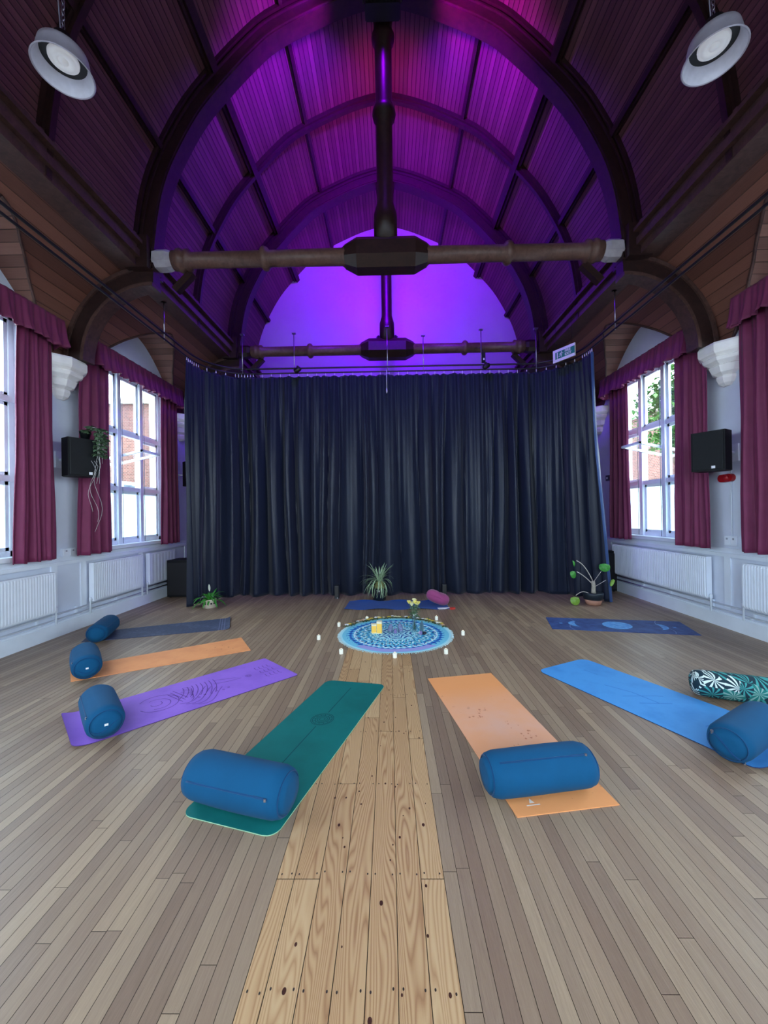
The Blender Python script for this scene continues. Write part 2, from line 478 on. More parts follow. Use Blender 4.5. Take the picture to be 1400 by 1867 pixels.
# ------------------------------------------------------------------ walls
def side_wall(sgn,name):
    mb=MB(); a,b=sgn*HW,sgn*(HW+.36)
    mb.box((a,YB-.36,0),(b,YF+.3,Z_SILL)); mb.box((a,YB-.36,Z_HEAD),(b,YF+.3,5.6))
    ys=[YB-.36]
    for c in BAYS[::-1]: ys+= [c-WIN_H,c+WIN_H]
    ys+=[YF+.3]
    for i in range(0,len(ys),2): mb.box((a,ys[i],Z_SILL),(b,ys[i+1],Z_HEAD))
    struct(mb.build(name,white_wall))
side_wall(-1,'wall_left'); side_wall(1,'wall_right')
mb=MB(); mb.box((-HW-.36,YF,0),(HW+.36,YF+.3,9.9)); struct(mb.build('wall_front',plain('gable plaster',lin((166,160,176)),.8,.2,.03,2)))
mb=MB()
mb.box((-HW-.36,YB-.36,0),(HW+.36,YB,1.2)); mb.box((-HW-.36,YB-.36,4.8),(HW+.36,YB,9.9))
for a,b in ((-HW-.36,-3.9),(-1.9,-1.0),(1.0,1.9),(3.9,HW+.36)): mb.box((a,YB-.36,1.2),(b,YB,4.8))
struct(mb.build('wall_back',white_wall))
# roof fill between cove and vault (outside faces, keeps daylight out)
mb=MB()
for sgn in (-1,1): mb.box((sgn*3.7,YB-.3,5.62),(sgn*(HW+.36),YF+.3,5.75))
struct(mb.build('ceiling',truss_wood))

# windows
def window(n,sgn,c,deco=True):
    root=bpy.data.objects.new('window_%d'%n,None); COL.objects.link(root); root.location=(sgn*(HW+.15),c,Z_SILL); struct(root)
    xi=sgn*(HW+.14); xo=sgn*(HW+.22)
    y0,y1=c-WIN_H,c+WIN_H; ms=[c-.31,c+.31]; ts=[2.22,3.25]
    fr=MB()
    fr.box((xi,y0,Z_SILL),(xo,y0+.07,Z_HEAD)); fr.box((xi,y1-.07,Z_SILL),(xo,y1,Z_HEAD))
    fr.box((xi,y0,Z_SILL),(xo,y1,Z_SILL+.08)); fr.box((xi,y0,Z_HEAD-.07),(xo,y1,Z_HEAD))
    for m_ in ms: fr.box((xi-sgn*.03,m_-.045,Z_SILL),(xo,m_+.045,Z_HEAD))
    for t_ in ts: fr.box((xi-sgn*.02,y0,t_-.04),(xo,y1,t_+.04))
    fr.build('window_frame',white_paint,root)
    sl=MB(); sl.box((sgn*(HW-.06),y0-.05,Z_SILL-.05),(xi,y1+.05,Z_SILL+.01)); sl.build('window_sill',white_paint,root)
    ys=[y0+.07]+ms+[y1-.07]; zs=[Z_SILL+.08]+ts+[Z_HEAD-.07]
    sash_xi=sgn*(HW+.16); sash_xo=sgn*(HW+.20); gx=sgn*(HW+.18)
    for i in range(3):
        for j in range(3):
            a=ys[i]+(.045 if i else 0); b=ys[i+1]-(.045 if i<2 else 0); lo=zs[j]+(.04 if j else 0); hi=zs[j+1]-(.04 if j<2 else 0)
            tilt = (i==1 and j==1)
            s_=MB(); t=.045
            if not tilt:
                s_.box((sash_xi,a,lo),(sash_xo,a+t,hi)); s_.box((sash_xi,b-t,lo),(sash_xo,b,hi))
                s_.box((sash_xi,a,lo),(sash_xo,b,lo+t)); s_.box((sash_xi,a,hi-t),(sash_xo,b,hi))
                so=s_.build('sash',white_paint,root)
                p=MB(); p.box((gx-.002,a+t,lo+t),(gx+.002,b-t,hi-t)); p.build('pane',frost_glass if j==0 else clear_glass,so)
            else:
                # pivoted light standing open: inner edge swings up into the room
                h=(hi-lo); Mx=Matrix.Translation((gx,(a+b)/2,(lo+hi)/2+.08))@Matrix.Rotation(-sgn*radians(78),4,'Y')
                hw=(b-a)/2
                for q in (((-.02,-hw,-h/2),(.02,-hw+t,h/2)),((-.02,hw-t,-h/2),(.02,hw,h/2)),((-.02,-hw,-h/2),(.02,hw,-h/2+t)),((-.02,-hw,h/2-t),(.02,hw,h/2))):
                    s_.box(q[0],q[1],Mx)
                so=s_.build('sash',white_paint,root)
                p=MB(); p.box((-.002,-hw+t,-h/2+t),(.002,hw-t,h/2-t),Mx); p.build('pane',clear_glass,so)
    if deco:
        cd_=MB(); cd_.tube([(sgn*(HW+.06),c-.31,Z_SILL+.02),(sgn*(HW+.06),c-.31,Z_HEAD)],.005,5); cd_.tube([(sgn*(HW+.06),c+.31,Z_SILL+.02),(sgn*(HW+.06),c+.31,Z_HEAD)],.005,5)
        cd_.build('sash_cord',plain('cord grey',lin((90,100,120)),.8),root)
n=1
for sgn in (-1,1):
    for i,c in enumerate(BAYS): window(n,sgn,c,i<2); n+=1
for x in (-2.9,0,2.9):
    root=bpy.data.objects.new('window_%d'%n,None); COL.objects.link(root); root.location=(x,YB-.2,1.2); struct(root)
    fr=MB()
    for a,b,lo,hi in ((x-1,x-.92,1.2,4.8),(x+.92,x+1,1.2,4.8),(x-1,x+1,1.2,1.28),(x-1,x+1,4.72,4.8),(x-.35,x-.27,1.2,4.8),(x+.27,x+.35,1.2,4.8),(x-1,x+1,2.4,2.48),(x-1,x+1,3.6,3.68)): fr.box((a,YB-.24,lo),(b,YB-.16,hi))
    fr.build('window_frame',white_paint,root)
    p=MB(); p.box((x-.95,YB-.202,1.25),(x+.95,YB-.198,4.75)); p.build('pane',clear_glass,root); n+=1

# skirting, dado ledge, pipes
for sgn,nm in ((-1,'left'),(1,'right')):
    mb=MB(); mb.box((sgn*HW,YB,0),(sgn*(HW-.025),YF,.19)); mb.box((sgn*HW,YB,.19),(sgn*(HW-.015),YF,.215))
    struct(mb.build('baseboard_'+nm,white_paint))
    mb=MB(); mb.box((sgn*HW,YB,1.02),(sgn*(HW-.05),YF,1.07)); mb.box((sgn*HW,YB,1.07),(sgn*(HW-.02),YF,1.14))
    struct(mb.build('trim_%d'%k,white_paint)); k+=1
    mb=MB()
    # flat pipe-boxing strips between the radiators
    for y in ((5.38,5.9,7.28,8.9) if sgn<0 else (5.5,8.4)): mb.box((sgn*HW,y-.05,.3),(sgn*(HW-.02),y+.05,1.02))
    struct(mb.build('trim_%d'%k,white_paint)); k+=1
mb=MB(); mb.box((-HW,YF,0),(HW,YF-.02,.2)); struct(mb.build('baseboard_front',white_paint))

def pipes(sgn,label):
    t=thing('heating_pipes',(sgn*(HW-.06),3,.24),label,'pipe')
    for z in (.26,.335):
        mb=MB(); mb.tube([(sgn*(HW-.05),YB+.1,z),(sgn*(HW-.05),8.6,z)],.013,8); mb.build('pipe',white_paint,t)
    for y in (3.4,4.4,5.1,5.75,6.6,7.3,8.2):
        mb=MB(); mb.box((sgn*HW,y-.012,.24),(sgn*(HW-.03),y+.012,.36)); mb.box((sgn*(HW-.03),y-.012,.235),(sgn*(HW-.066),y+.012,.248)); mb.build('pipe_clip',white_paint,t)
pipes(-1,'white painted heating pipes running above the skirting of the left wall')
pipes(1,'white painted heating pipes running above the skirting of the right wall')

def radiator(sgn,y0,y1,z0,z1,label,fin=.04):
    t=thing('radiator',(sgn*(HW-.08),(y0+y1)/2,z0),label,'radiator','panel radiators under the windows')
    x1=sgn*(HW-.03); x2=sgn*(HW-.115)
    pn=MB(); pn.box((x1,y0,z0),(x1-sgn*.02,y1,z1)); 
    rows=[]; nf=int((y1-y0)/fin)
    prof=[]
    for i in range(nf):
        y=y0+i*(y1-y0)/nf; d=(y1-y0)/nf
        q_=.003 if sgn<0 else .012; prof+= [(y,0),(y+d*.25,0),(y+d*.4,q_),(y+d*.85,q_)]
    prof.append((y1,0))
    for z in (z0,z0+.03,z1-.03,z1):
        e = 0 if z in (z0,z1) else 1
        rows.append([(x2+sgn*.0-sgn*(q*e) + (sgn*.006 if not e else 0),y,z) for y,q in prof])
    pn.grid(rows,False)
    pn.build('panel',radiator_white,t)
    gr=MB(); gr.box((x1,y0,z1-.015),(x2+sgn*.004,y1,z1+.004)); gr.box((x1,y0-.003,z0),(x2+sgn*.004,y0+.004,z1)); gr.box((x1,y1-.004,z0),(x2+sgn*.004,y1+.003,z1)); gr.build('casing',radiator_white,t)
    for ye,nm in ((y0-.035,'valve'),(y1+.035,'valve')):
        v=MB(); v.lathe([(.012,.2),(.012,z0-.0),(.02,z0+.01),(.02,z0+.06),(.012,z0+.07)],10,M4((sgn*(HW-.075),ye,0))); v.box((sgn*(HW-.065),min(ye,ye),z0+.02),(sgn*(HW-.085),ye+(.035 if ye<y0 else -.035),z0+.04)); v.build(nm,white_paint,t)
    br=MB(); br.box((sgn*HW,y0+.2,z0+.1),(x1,y0+.24,z1-.1)); br.build('bracket',white_paint,t); br=MB(); br.box((sgn*HW,y1-.24,z0+.1),(x1,y1-.2,z1-.1)); br.build('bracket',white_paint,t)
radiator(-1,3.55,5.3,.38,.94,'white ribbed radiator under the nearer left window, cut off by the left edge')
radiator(-1,5.99,7.18,.38,.98,'white ribbed radiator below the full left window, left of the shorter one')
radiator(-1,7.4,8.28,.38,.98,'short white radiator at the far end of the left wall by the box speaker',.1)
radiator(1,5.75,8.12,.38,.99,'long white ribbed radiator under the full right window')
radiator(1,3.6,5.16,.38,.97,'white ribbed radiator at the right edge, under the nearer wine curtain')

# corbels
def corbel(sgn,y,label):
    t=thing('stone_corbel',(sgn*HW,y,3.3),label,'corbel','carved corbels carrying the roof braces')
    mb=MB()
    prof=[(.05,3.42),(.10,3.46),(.125,3.52),(.125,3.55),(.11,3.565),(.17,3.6),(.2,3.67),(.21,3.69),(.19,3.705),(.26,3.75),(.285,3.79),(.265,3.81),(.31,3.84),(.33,3.87),(.33,3.96),(.31,3.99)]
    rows=[]
    for r,z in prof:
        row=[]
        for a in (-90,-67.5,-22.5,22.5,67.5,90):
            row.append((sgn*(HW-r*1.0*max(0,cos(radians(a)))),y+r*1.08*sin(radians(a)),z))
        rows.append(row)
    n_=mb.grid(rows,False); m_=n_+(len(prof)-1)*6; mb.face([m_+i for i in range(6)])
    mb.face([n_+i for i in range(6)])
    mb.build('carved_block',white_stone,t)
corbel(-1,5.52,'white carved stone corbel on the left wall above the speaker with the trailing plant')
corbel(-1,8.75,'white stone corbel on the left wall, just beside the black stage drape')
corbel(1,5.46,'white carved stone corbel on the right wall above the speaker and red alarm')
corbel(1,8.75,'white stone corbel on the right wall, beside the end of the black drape')

# ------------------------------------------------------------------ roof trusses
end_paint = plain('scuffed beam end paint', lin((168,160,166)), .6, .3, .15, 8)
def truss(y,label):
    t=thing('roof_truss',(0,y,5.45),label,'roof truss','open timber roof trusses')
    zb=5.46
    arch=MB(); sweep_y(arch,y-.15,y+.15,-.01,.06); sweep_y(arch,y-.11,y+.11,.05,.3); sweep_y(arch,y-.135,y+.135,.1,.125); sweep_y(arch,y-.13,y+.13,.25,.28)
    arch.build('arch_rib',truss_wood,t)
    bm_=MB(); RX=Matrix.Translation((0,y,zb))@Matrix.Rotation(radians(90),4,'Y')
    half=[(.11,.5),(.145,.56),(.145,.6),(.115,.64),(.11,1.7),(.15,1.73),(.165,1.77),(.15,1.81),(.11,1.84),(.108,2.85),(.15,2.88),(.15,2.92),(.128,2.95),(.16,2.99),(.16,3.03),(.135,3.07),(.135,3.12)]
    bm_.lathe([(r,-z) for r,z in half[::-1]]+half,20,RX)
    bm_.build('tie_beam',beam_wood,t)
    bs=MB()
    rows=[]
    for x,hh in ((-.6,.14),(-.42,.22),(.42,.22),(.6,.14)):
        c_=hh*.45
        rows.append([(x,y-hh,zb-c_),(x,y-hh,zb+c_),(x,y-c_,zb+hh),(x,y+c_,zb+hh),(x,y+hh,zb+c_),(x,y+hh,zb-c_),(x,y+c_,zb-hh),(x,y-c_,zb-hh)])
    n_=bs.grid(rows,False,True); bs.face([n_+i for i in range(8)]); bs.face([n_+24+i for i in range(8)])
    bs.build('boss',truss_wood,t)
    kp=MB(); kp.lathe([(.17,zb+.15),(.17,6.05),(.12,6.22),(.12,7.42),(.16,7.47),(.175,7.53),(.16,7.6),(.12,7.64),(.125,8.55),(.16,8.6),(.17,8.66),(.13,8.72),(.14,8.95),(.2,9.05),(.22,9.3)],8 if False else 16,M4((0,y,0)))
    kp.build('king_post',truss_wood,t)
    for sgn in (-1,1):
        e=MB(); rows=[]
        for x,hh in ((3.1,.10),(3.2,.13),(3.46,.13)):
            c_=hh*.5
            rows.append([(sgn*x,y-hh,zb-c_),(sgn*x,y-hh,zb+c_),(sgn*x,y-c_,zb+hh),(sgn*x,y+c_,zb+hh),(sgn*x,y+hh,zb+c_),(sgn*x,y+hh,zb-c_),(sgn*x,y+c_,zb-hh),(sgn*x,y-c_,zb-hh)])
        n_=e.grid(rows,False,True); e.face([n_+i for i in range(8)]); e.face([n_+16+i for i in range(8)])
        e.build('beam_end',end_paint if y<7 else truss_wood,t)
        hd=MB(); hd.box((sgn*3.40,y-.2,5.26),(sgn*3.72,y+.2,5.72)); hd.build('hammer_block',truss_wood,t)
        # curved brace: quarter curve from the corbel to the beam end
        br=MB()
        def arc(off,hw_,th):
            rows=[]
            for i in range(25):
                a=radians(-4+96*i/24); cx,cz=3.42,3.99; rx,rz_=1.27,1.34
                ox=cx+(rx+off)*cos(a); oz=cz+(rz_+off)*sin(a); ix=cx+(rx+off-th)*cos(a); iz=cz+(rz_+off-th)*sin(a)
                oz=max(oz,3.99); iz=max(iz,3.99)
                rows.append([(sgn*ox,y-hw_,oz),(sgn*ix,y-hw_,iz),(sgn*ix,y+hw_,iz),(sgn*ox,y+hw_,oz)])
            n_=br.grid(rows,False,True); br.face([n_+i for i in range(4)]); br.face([n_+96+i for i in range(4)])
        arc(-.04,.085,.21); br.build('curved_brace',truss_wood,t)
        for o_,h_,w_ in ((.01,.11,.055),(-.235,.11,.05)):
            br=MB(); arc(o_,h_,w_); br.build('brace_moulding',cornice_wood,t)
        st=MB(); st.box((-.05,-.05,-.25),(.05,.05,.12),Matrix.Translation((sgn*2.98,y+.1,5.25))@Matrix.Rotation(sgn*radians(-45),4,'Y')); st.build('strut',truss_wood,t)
truss(TRUSS[0],'nearer dark timber roof truss with round tie beam, king post and large arched rib')
truss(TRUSS[1],'farther dark timber roof truss in front of the purple lit gable')

# purple floodlights
def flood(loc,label,tilt,hw=.24):
    t=thing('stage_floodlight',loc,label,'spotlight')
    M=Matrix.Translation(loc)@Matrix.Rotation(tilt,4,'X')
    h=MB(); h.box((-hw,-.1,-.12),(hw,.1,.1),M,bev=.02)
    for i in range(9): h.box((-hw*.85+i*hw*.21-.006,-.13,-.1),(-hw*.85+i*hw*.21+.006,-.1,.08),M)
    h.build('housing',black_metal,t)
    yk=MB(); yk.tube([M@Vector(p) for p in ((-hw-.02,0,0),(-hw-.02,0,.18),(hw+.02,0,.18),(hw+.02,0,0))],.012,6); yk.build('yoke',black_metal,t)
    return t
flood((0,5.22,8.66),'black floodlight at the top of the nearer king post',0)
flood((0,9.12,5.78),'black floodlight sitting behind the centre of the farther tie beam',radians(-30))

# ------------------------------------------------------------------ pendant lamps
lamp_grey=plain('spun aluminium shade',lin((176,170,184)),.45,.5,.1,10)
lamp_inner=plain('frosted shade inside',lin((214,212,224)),.5,.5,.06,20)
def lamp(loc,label):
    x,y,z=loc; t=thing('pendant_lamp',loc,label,'ceiling lamp','bell shaped pendant lamps')
    sh=MB(); sh.lathe([(.05,.175),(.15,.172),(.178,.16),(.186,.12),(.204,.02),(.222,0),(.228,-.006),(.220,-.012),(.214,-.006)],40,M4(loc),caps=False); sh.build('shade',lamp_grey,t)
    ri=MB(); ri.lathe([(.214,-.006),(.198,.02),(.172,.1),(.165,.115)],40,M4(loc),caps=False); ri.build('reflector',lamp_inner,t)
    bk=MB(); bk.lathe([(.168,.112),(.0,.112)],32,M4(loc),caps=False); bk.build('baffle',black_metal,t)
    d=MB(); d.lathe([(.0,.075),(.03,.075),(.033,.085),(.042,.085),(.046,.078),(.085,.08),(.088,.086),(.1,.086),(.112,.092),(.114,.115)],36,M4(loc),caps=False)
    m=MT('led lens',.4); m.color(lin((240,240,240))); m.b.inputs['Emission Color'].default_value=(.9,.93,1,1); m.b.inputs['Emission Strength'].default_value=.12
    d.build('lens',m.m,t)
    g=MB(); g.lathe([(.13,.17),(.13,.2),(.09,.23),(.07,.3),(.03,.31)],24,M4(loc)); g.build('gear_housing',black_metal,t)
    ch=MB(); zz=z+.3; i=0; top=[q for q in VQ if abs(q.x-x)<.4]; zt=min(vz(x),9)
    while zz<zt-.02:
        pts=[]
        for a in range(9):
            th=2*pi*a/8; u=.013*cos(th); v=.03*sin(th)
            pts.append((x+(u if i%2 else 0),y+(0 if i%2 else u),zz+.03+v))
        ch.tube(pts,.0045,5,caps=False); zz+=.047; i+=1
    ch.build('chain',chrome,t)
    cb=MB(); cb.tube([(x-.02,y,z+.28),(x-.03,y,z+.45),(x-.055,y,z+.8),(x-.03,y,zt)],.005,6); cb.build('cable',plain('cable grey',lin((150,150,165)),.6),t)
def vz(x):
    for a,b in zip(VQ,VQ[1:]):
        if a.x<=x<=b.x: return a.z+(b.z-a.z)*(x-a.x)/(b.x-a.x)
    return 6
lamp((-2.79,3.3,5.60),'grey bell pendant lamp hanging on a chain at the upper left')
lamp((2.82,3.3,5.55),'grey bell pendant lamp hanging on a chain at the upper right')

# ------------------------------------------------------------------ curtain track
TZ=4.66
def track_path(inset=0.,y0=-3.2):
    xs=3.72-inset; yb=8.0-inset; r=.85
    P=[(-xs,y0),(-xs,2),(-xs,yb-r)]
    for i in range(1,10): a=pi-(pi/2)*i/10; P.append((-xs+r+r*cos(a),yb-r+r*sin(a)))
    P.append((-xs+r,yb)); P.append((0,yb)); P.append((xs-r,yb))
    for i in range(1,10): a=pi/2-(pi/2)*i/10; P.append((xs-r+r*cos(a),yb-r+r*sin(a)))
    P+=[(xs,yb-r),(xs,2),(xs,y0)]
    return P
trk=thing('curtain_track',(0,8,TZ),'long black curtain rail curving round above the stage drape and along both sides','curtain rail')
mb=MB(); mb.tube([(x,y,TZ+.10) for x,y in track_path()],.018,8); mb.build('upper_rail',black_metal,trk)
mb=MB(); mb.tube([(x,y,TZ) for x,y in track_path()],.016,8); mb.build('lower_rail',chrome if False else black_metal,trk)
def hanger(x,y,zt):
    mb=MB(); mb.tube([(x,y,TZ-.02),(x,y,zt)],.009,6); mb.box((x-.04,y-.03,zt-.02),(x+.04,y+.03,zt)); mb.build('hanger',chrome,trk)
for x,y,zt in ((-3.72,6.35,5.3),(3.72,6.3,5.3),(-3.72,3.2,5.3),(3.72,3.2,5.3),(-3.0,7.9,5.45),(3.05,7.9,5.45),(-1.95,8.0,5.5),(1.95,8,5.5),(0,8,5.6),(.75,8,5.4),(-3.72,0,5.3),(3.72,0,5.3)): hanger(x,y,zt)
clip=plain('bright clip',lin((225,225,235)),.4)
# ------------------------------------------------------------------ stage drape
def drape():
    t=thing('stage_curtain',(0,8,.02),'floor length navy black drape closing off the far end of the hall','curtain')
    P=[(x,y) for x,y in track_path(0.,7.02)]
    P=[p for i,p in enumerate(P) if p[1]>6.9]
    V=[Vector(p) for p in P]; L=[0]
    for a,b in zip(V,V[1:]): L.append(L[-1]+(b-a).length)
    tot=L[-1]
    def pt(s):
        for i in range(len(L)-1):
            if s<=L[i+1]+1e-9:
                f=(s-L[i])/max(1e-9,L[i+1]-L[i]); d=(V[i+1]-V[i]).normalized(); return V[i].lerp(V[i+1],f),Vector((d.y,-d.x))
        d=(V[-1]-V[-2]).normalized(); return V[-1],Vector((d.y,-d.x))
    n=1500; rr=random.Random(3)
    # irregular fold phase
    widths=[]; s=0
    while s<tot: wdt=rr.choice([.1,.16,.24,.34,.46])*rr.uniform(.85,1.2); widths.append((s,wdt,rr.uniform(.45,1.15),rr.uniform(-.02,.02))); s+=wdt
    zs=[TZ-.07,TZ-.12,4.4,4.1,3.7,3.2,2.7,2.2,1.7,1.2,.8,.45,.2,.08,.015]
    rows=[]; import bisect
    st=[w_[0] for w_ in widths]
    for iz,z in enumerate(zs):
        row=[]; f=(TZ-z)/TZ
        for i in range(n+1):
            s=tot*i/n
            s2=s+ .03*sin(s*2.3+z*.9)+.02*sin(s*5.1-z*1.3)*f
            j=max(0,min(len(st)-1,bisect.bisect(st,s2)-1)); a0,wd,am,ph=widths[j]; u=(s2-a0)/wd
            fold=(1-cos(2*pi*u))/2; fold=fold**.7
            A=(.035+(min(.21,wd*.8)-.03)*min(1,f*2.5))*am
            fine=.012*sin(s*61+2*sin(s*3))*(1-f)*1.0
            d=A*(fold-.5)*1.15+fine+.012*sin(s*9+z*1.5)
            p,nr=pt(s)
            zz=z
            if iz==0: zz=z-.02+.02*abs(cos(s*pi/.19))
            if iz==len(zs)-1: zz=.012+.012*(1+sin(s*7))
            # right leading edge drifts outwards towards the floor
            e=max(0,(s-(tot-1.0)))/1.0; off=.33*e*f
            q=p+nr*(d+.0)
            row.append((q.x+off,q.y+ (.1*e*f),zz))
        rows.append(row)
    mb=MB(); mb.grid(rows,True)
    o=mb.build('drape',drape_cloth,t)
    md=o.modifiers.new('thickness','SOLIDIFY'); md.thickness=.004
    # leading edge strip, coloured paler for window light glancing off the drape
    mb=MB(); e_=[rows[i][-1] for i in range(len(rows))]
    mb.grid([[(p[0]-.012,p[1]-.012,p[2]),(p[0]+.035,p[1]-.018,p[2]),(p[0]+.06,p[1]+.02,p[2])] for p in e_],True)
    q_=mb.build('edge_glint',fabric('painted edge glint',lin((54,76,122)),.35,.1,.05),t); q_['label']='paler blue strip painted in for window light on the right leading edge'
    # rings
    s=.04
    while s<tot:
        p,nr=pt(s); m_=MB(); m_.tube([(p.x,p.y,TZ-.015),(p.x,p.y,TZ-.085)],.006,6); m_.box((p.x-.007,p.y-.007,TZ-.06),(p.x+.007,p.y+.007,TZ-.04)); m_.build('curtain_hook',clip,t)
        s += .06 if (s<.35 or 1.1<s<1.5 or s>tot-.4) else .19
    return t
drape()
mb=MB(); mb.tube([(-.02,7.86,TZ-.02),(-.02,7.86,4.25)],.006,6); mb.lathe([(.008,4.16),(.014,4.2),(.008,4.26)],8,M4((-.02,7.86,0)))
tag(mb.build('pull_cord',clip),'short pale pull cord hanging in front of the middle of the stage drape','cord')

# small clamp-on spotlights on the track
def clamp_light(x,label):
    t=thing('clamp_spotlight',(x,7.9,TZ),label,'spotlight','small spotlights on the curtain rail')
    b=MB(); b.lathe([(.035,-.07),(.05,-.05),(.05,.05),(.03,.08)],14,Matrix.Translation((x,7.88,TZ+.02))@Matrix.Rotation(radians(60),4,'Y')); b.build('lamp_head',black_metal,t)
    c=MB(); c.box((x-.02,7.9,TZ+.04),(x+.02,7.97,TZ+.12)); c.tube([(x-.08,7.9,TZ+.05),(x-.02,7.92,TZ+.09),(x+.08,7.9,TZ+.04)],.008,6); c.build('clamp',black_metal,t)
clamp_light(-1.86,'small black spotlight clamped on the rail left of the middle')
clamp_light(2.02,'small black spotlight clamped on the rail right of the middle')
t=thing('hanging_transformer',(1.98,7.93,4.8),'small black box hanging under the right half of the farther tie beam','light fitting')
mb=MB(); mb.box((1.945,7.9,4.78),(2.015,7.96,4.98),bev=.006); mb.build('case',black_plastic,t)
mb=MB(); mb.box((1.965,7.895,4.82),(1.995,7.9,4.86)); mb.build('label_plate',clip,t)
mb=MB(); mb.tube([(1.98,7.93,4.98),(2.0,8.2,5.2),(1.99,8.68,5.4)],.005,6); mb.build('cable',black_metal,t)

# fire exit sign
def exit_sign():
    sg=MT('sign white',.5); sg.color(lin((225,225,222)))
    gr=MT('sign green',.5); gr.color(lin((30,125,98)))
    c=Vector((3.41,7.47,4.75)); d=Vector((.30,-.5,0)).normalized(); ang=atan2(d.y,d.x)
    M=Matrix.Translation(c)@Matrix.Rotation(ang,4,'Z')@Matrix.Diagonal((.86,.9,.9,1))
    t=thing('fire_exit_sign',tuple(c),'white and green fire exit sign with running man hanging at the upper right','sign')
    mb=MB(); mb.box((-.27,0,-.135),(.27,.03,.135),M); mb.build('panel',sg.m,t)
    mb=MB(); mb.box((-.25,-.004,-.075),(.27,.0,.075),M); g=mb.build('green_field',gr.m,t)
    f=-.007
    mb=MB()
    mb.box((-.25,f,-.075),(-.205,f+.003,.075),M); mb.box((-.165,f,-.065),(-.14,f+.003,.065),M)
    # running man
    mb.lathe([(.0,0),(.011,0),(.011,.003),(0,.003)],12,M@Matrix.Translation((-.045,f+.003,.048))@Matrix.Rotation(radians(90),4,'X'),smooth=False)
    def limb(pts,w_=.006):
        for (a,b),(c_,d_) in zip(pts,pts[1:]):
            v=Vector((c_-a,0,d_-b)); n_=Vector((v.z,0,-v.x)).normalized()*w_
            P=[Vector((a,f,b))+n_,Vector((a,f,b))-n_,Vector((c_,f,d_))-n_,Vector((c_,f,d_))+n_]
            mb.poly([M@p for p in P])
    limb([(-.05,.036),(-.064,.0)],.011); limb([(-.052,.03),(-.085,.025),(-.1,.0)],.005); limb([(-.05,.03),(-.025,.012),(-.005,.022)],.005)
    limb([(-.064,.0),(-.04,-.022),(-.055,-.055)],.007); limb([(-.066,.0),(-.085,-.03),(-.115,-.035)],.007)
    mb.build('running_man',sg.m,t)
    for txt,z in (('FIRE',.012),('EXIT',-.062)):
        cu=bpy.data.curves.new('sign_text','FONT'); cu.body=txt; cu.size=.078; cu.extrude=.0015; cu.offset=.0012
        tmp=bpy.data.objects.new('tmp',cu); COL.objects.link(tmp)
        dg=bpy.context.evaluated_depsgraph_get(); me=bpy.data.meshes.new_from_object(tmp.evaluated_get(dg))
        bpy.data.objects.remove(tmp)
        me.transform(M@Matrix.Translation((.035,f,z))@Matrix.Rotation(radians(90),4,'X')); me.materials.clear(); me.materials.append(sg.m)
        o=bpy.data.objects.new('lettering',me); COL.objects.link(o); o.parent=t; o.matrix_parent_inverse=t.matrix_basis.inverted()
    mb=MB()
    for x in (-.2,.2): p=M@Vector((x,.015,.13)); mb.tube([p,(p.x,p.y,5.35)],.003,5)
    mb.build('hanging_wire',black_metal,t)
exit_sign()

# ------------------------------------------------------------------ wine curtains and valances
def wine_panel(sgn,y0,y1,label,seed,z1=4.25,top_in=.05):
    rr=random.Random(seed); n=90; zs=[z1,3.9,3.4,2.9,2.4,1.9,1.5,1.2,1.13]; rows=[]
    ph=[rr.uniform(0,6) for _ in range(4)]
    for iz,z in enumerate(zs):
        f=(z1-z)/(z1-1.13); row=[]
        a=y0+top_in*(1-f); b=y1-top_in*(1-f)
        for i in range(n+1):
            u=i/n; y=a+(b-a)*u
            d=.035*sin(u*2*pi*3.4+ph[0]+.5*sin(f*2+ph[1]))+.018*sin(u*2*pi*7.3+ph[2]+f)
            row.append((sgn*(HW-.17+d*(.6+.5*f)),y+.01*sin(z*3+u*9),z+(.006*sin(u*20) if iz==len(zs)-1 else 0)))
        rows.append(row)
    mb=MB(); mb.grid(rows,True); o=mb.build('window_curtain',wine_cloth); tag(o,label,'curtain','wine red window curtains')
    md=o.modifiers.new('thickness','SOLIDIFY'); md.thickness=.006
wine_panel(-1,4.66,5.24,'wine curtain at the left edge, far side of the nearer left window',1)
wine_panel(-1,5.62,6.34,'wine curtain left of the full left window, behind the speaker with the plant',2)
wine_panel(-1,7.72,8.31,'narrow glossy wine curtain between the left window and the black stage drape',3)
wine_panel(1,7.45,8.03,'wine curtain on the right wall nearest the black stage drape',4)
wine_panel(1,5.56,6.25,'wine curtain right of the full right window, behind the right speaker',5)
wine_panel(1,4.4,5.13,'wine curtain at the right edge of the picture beyond the red alarm',6)
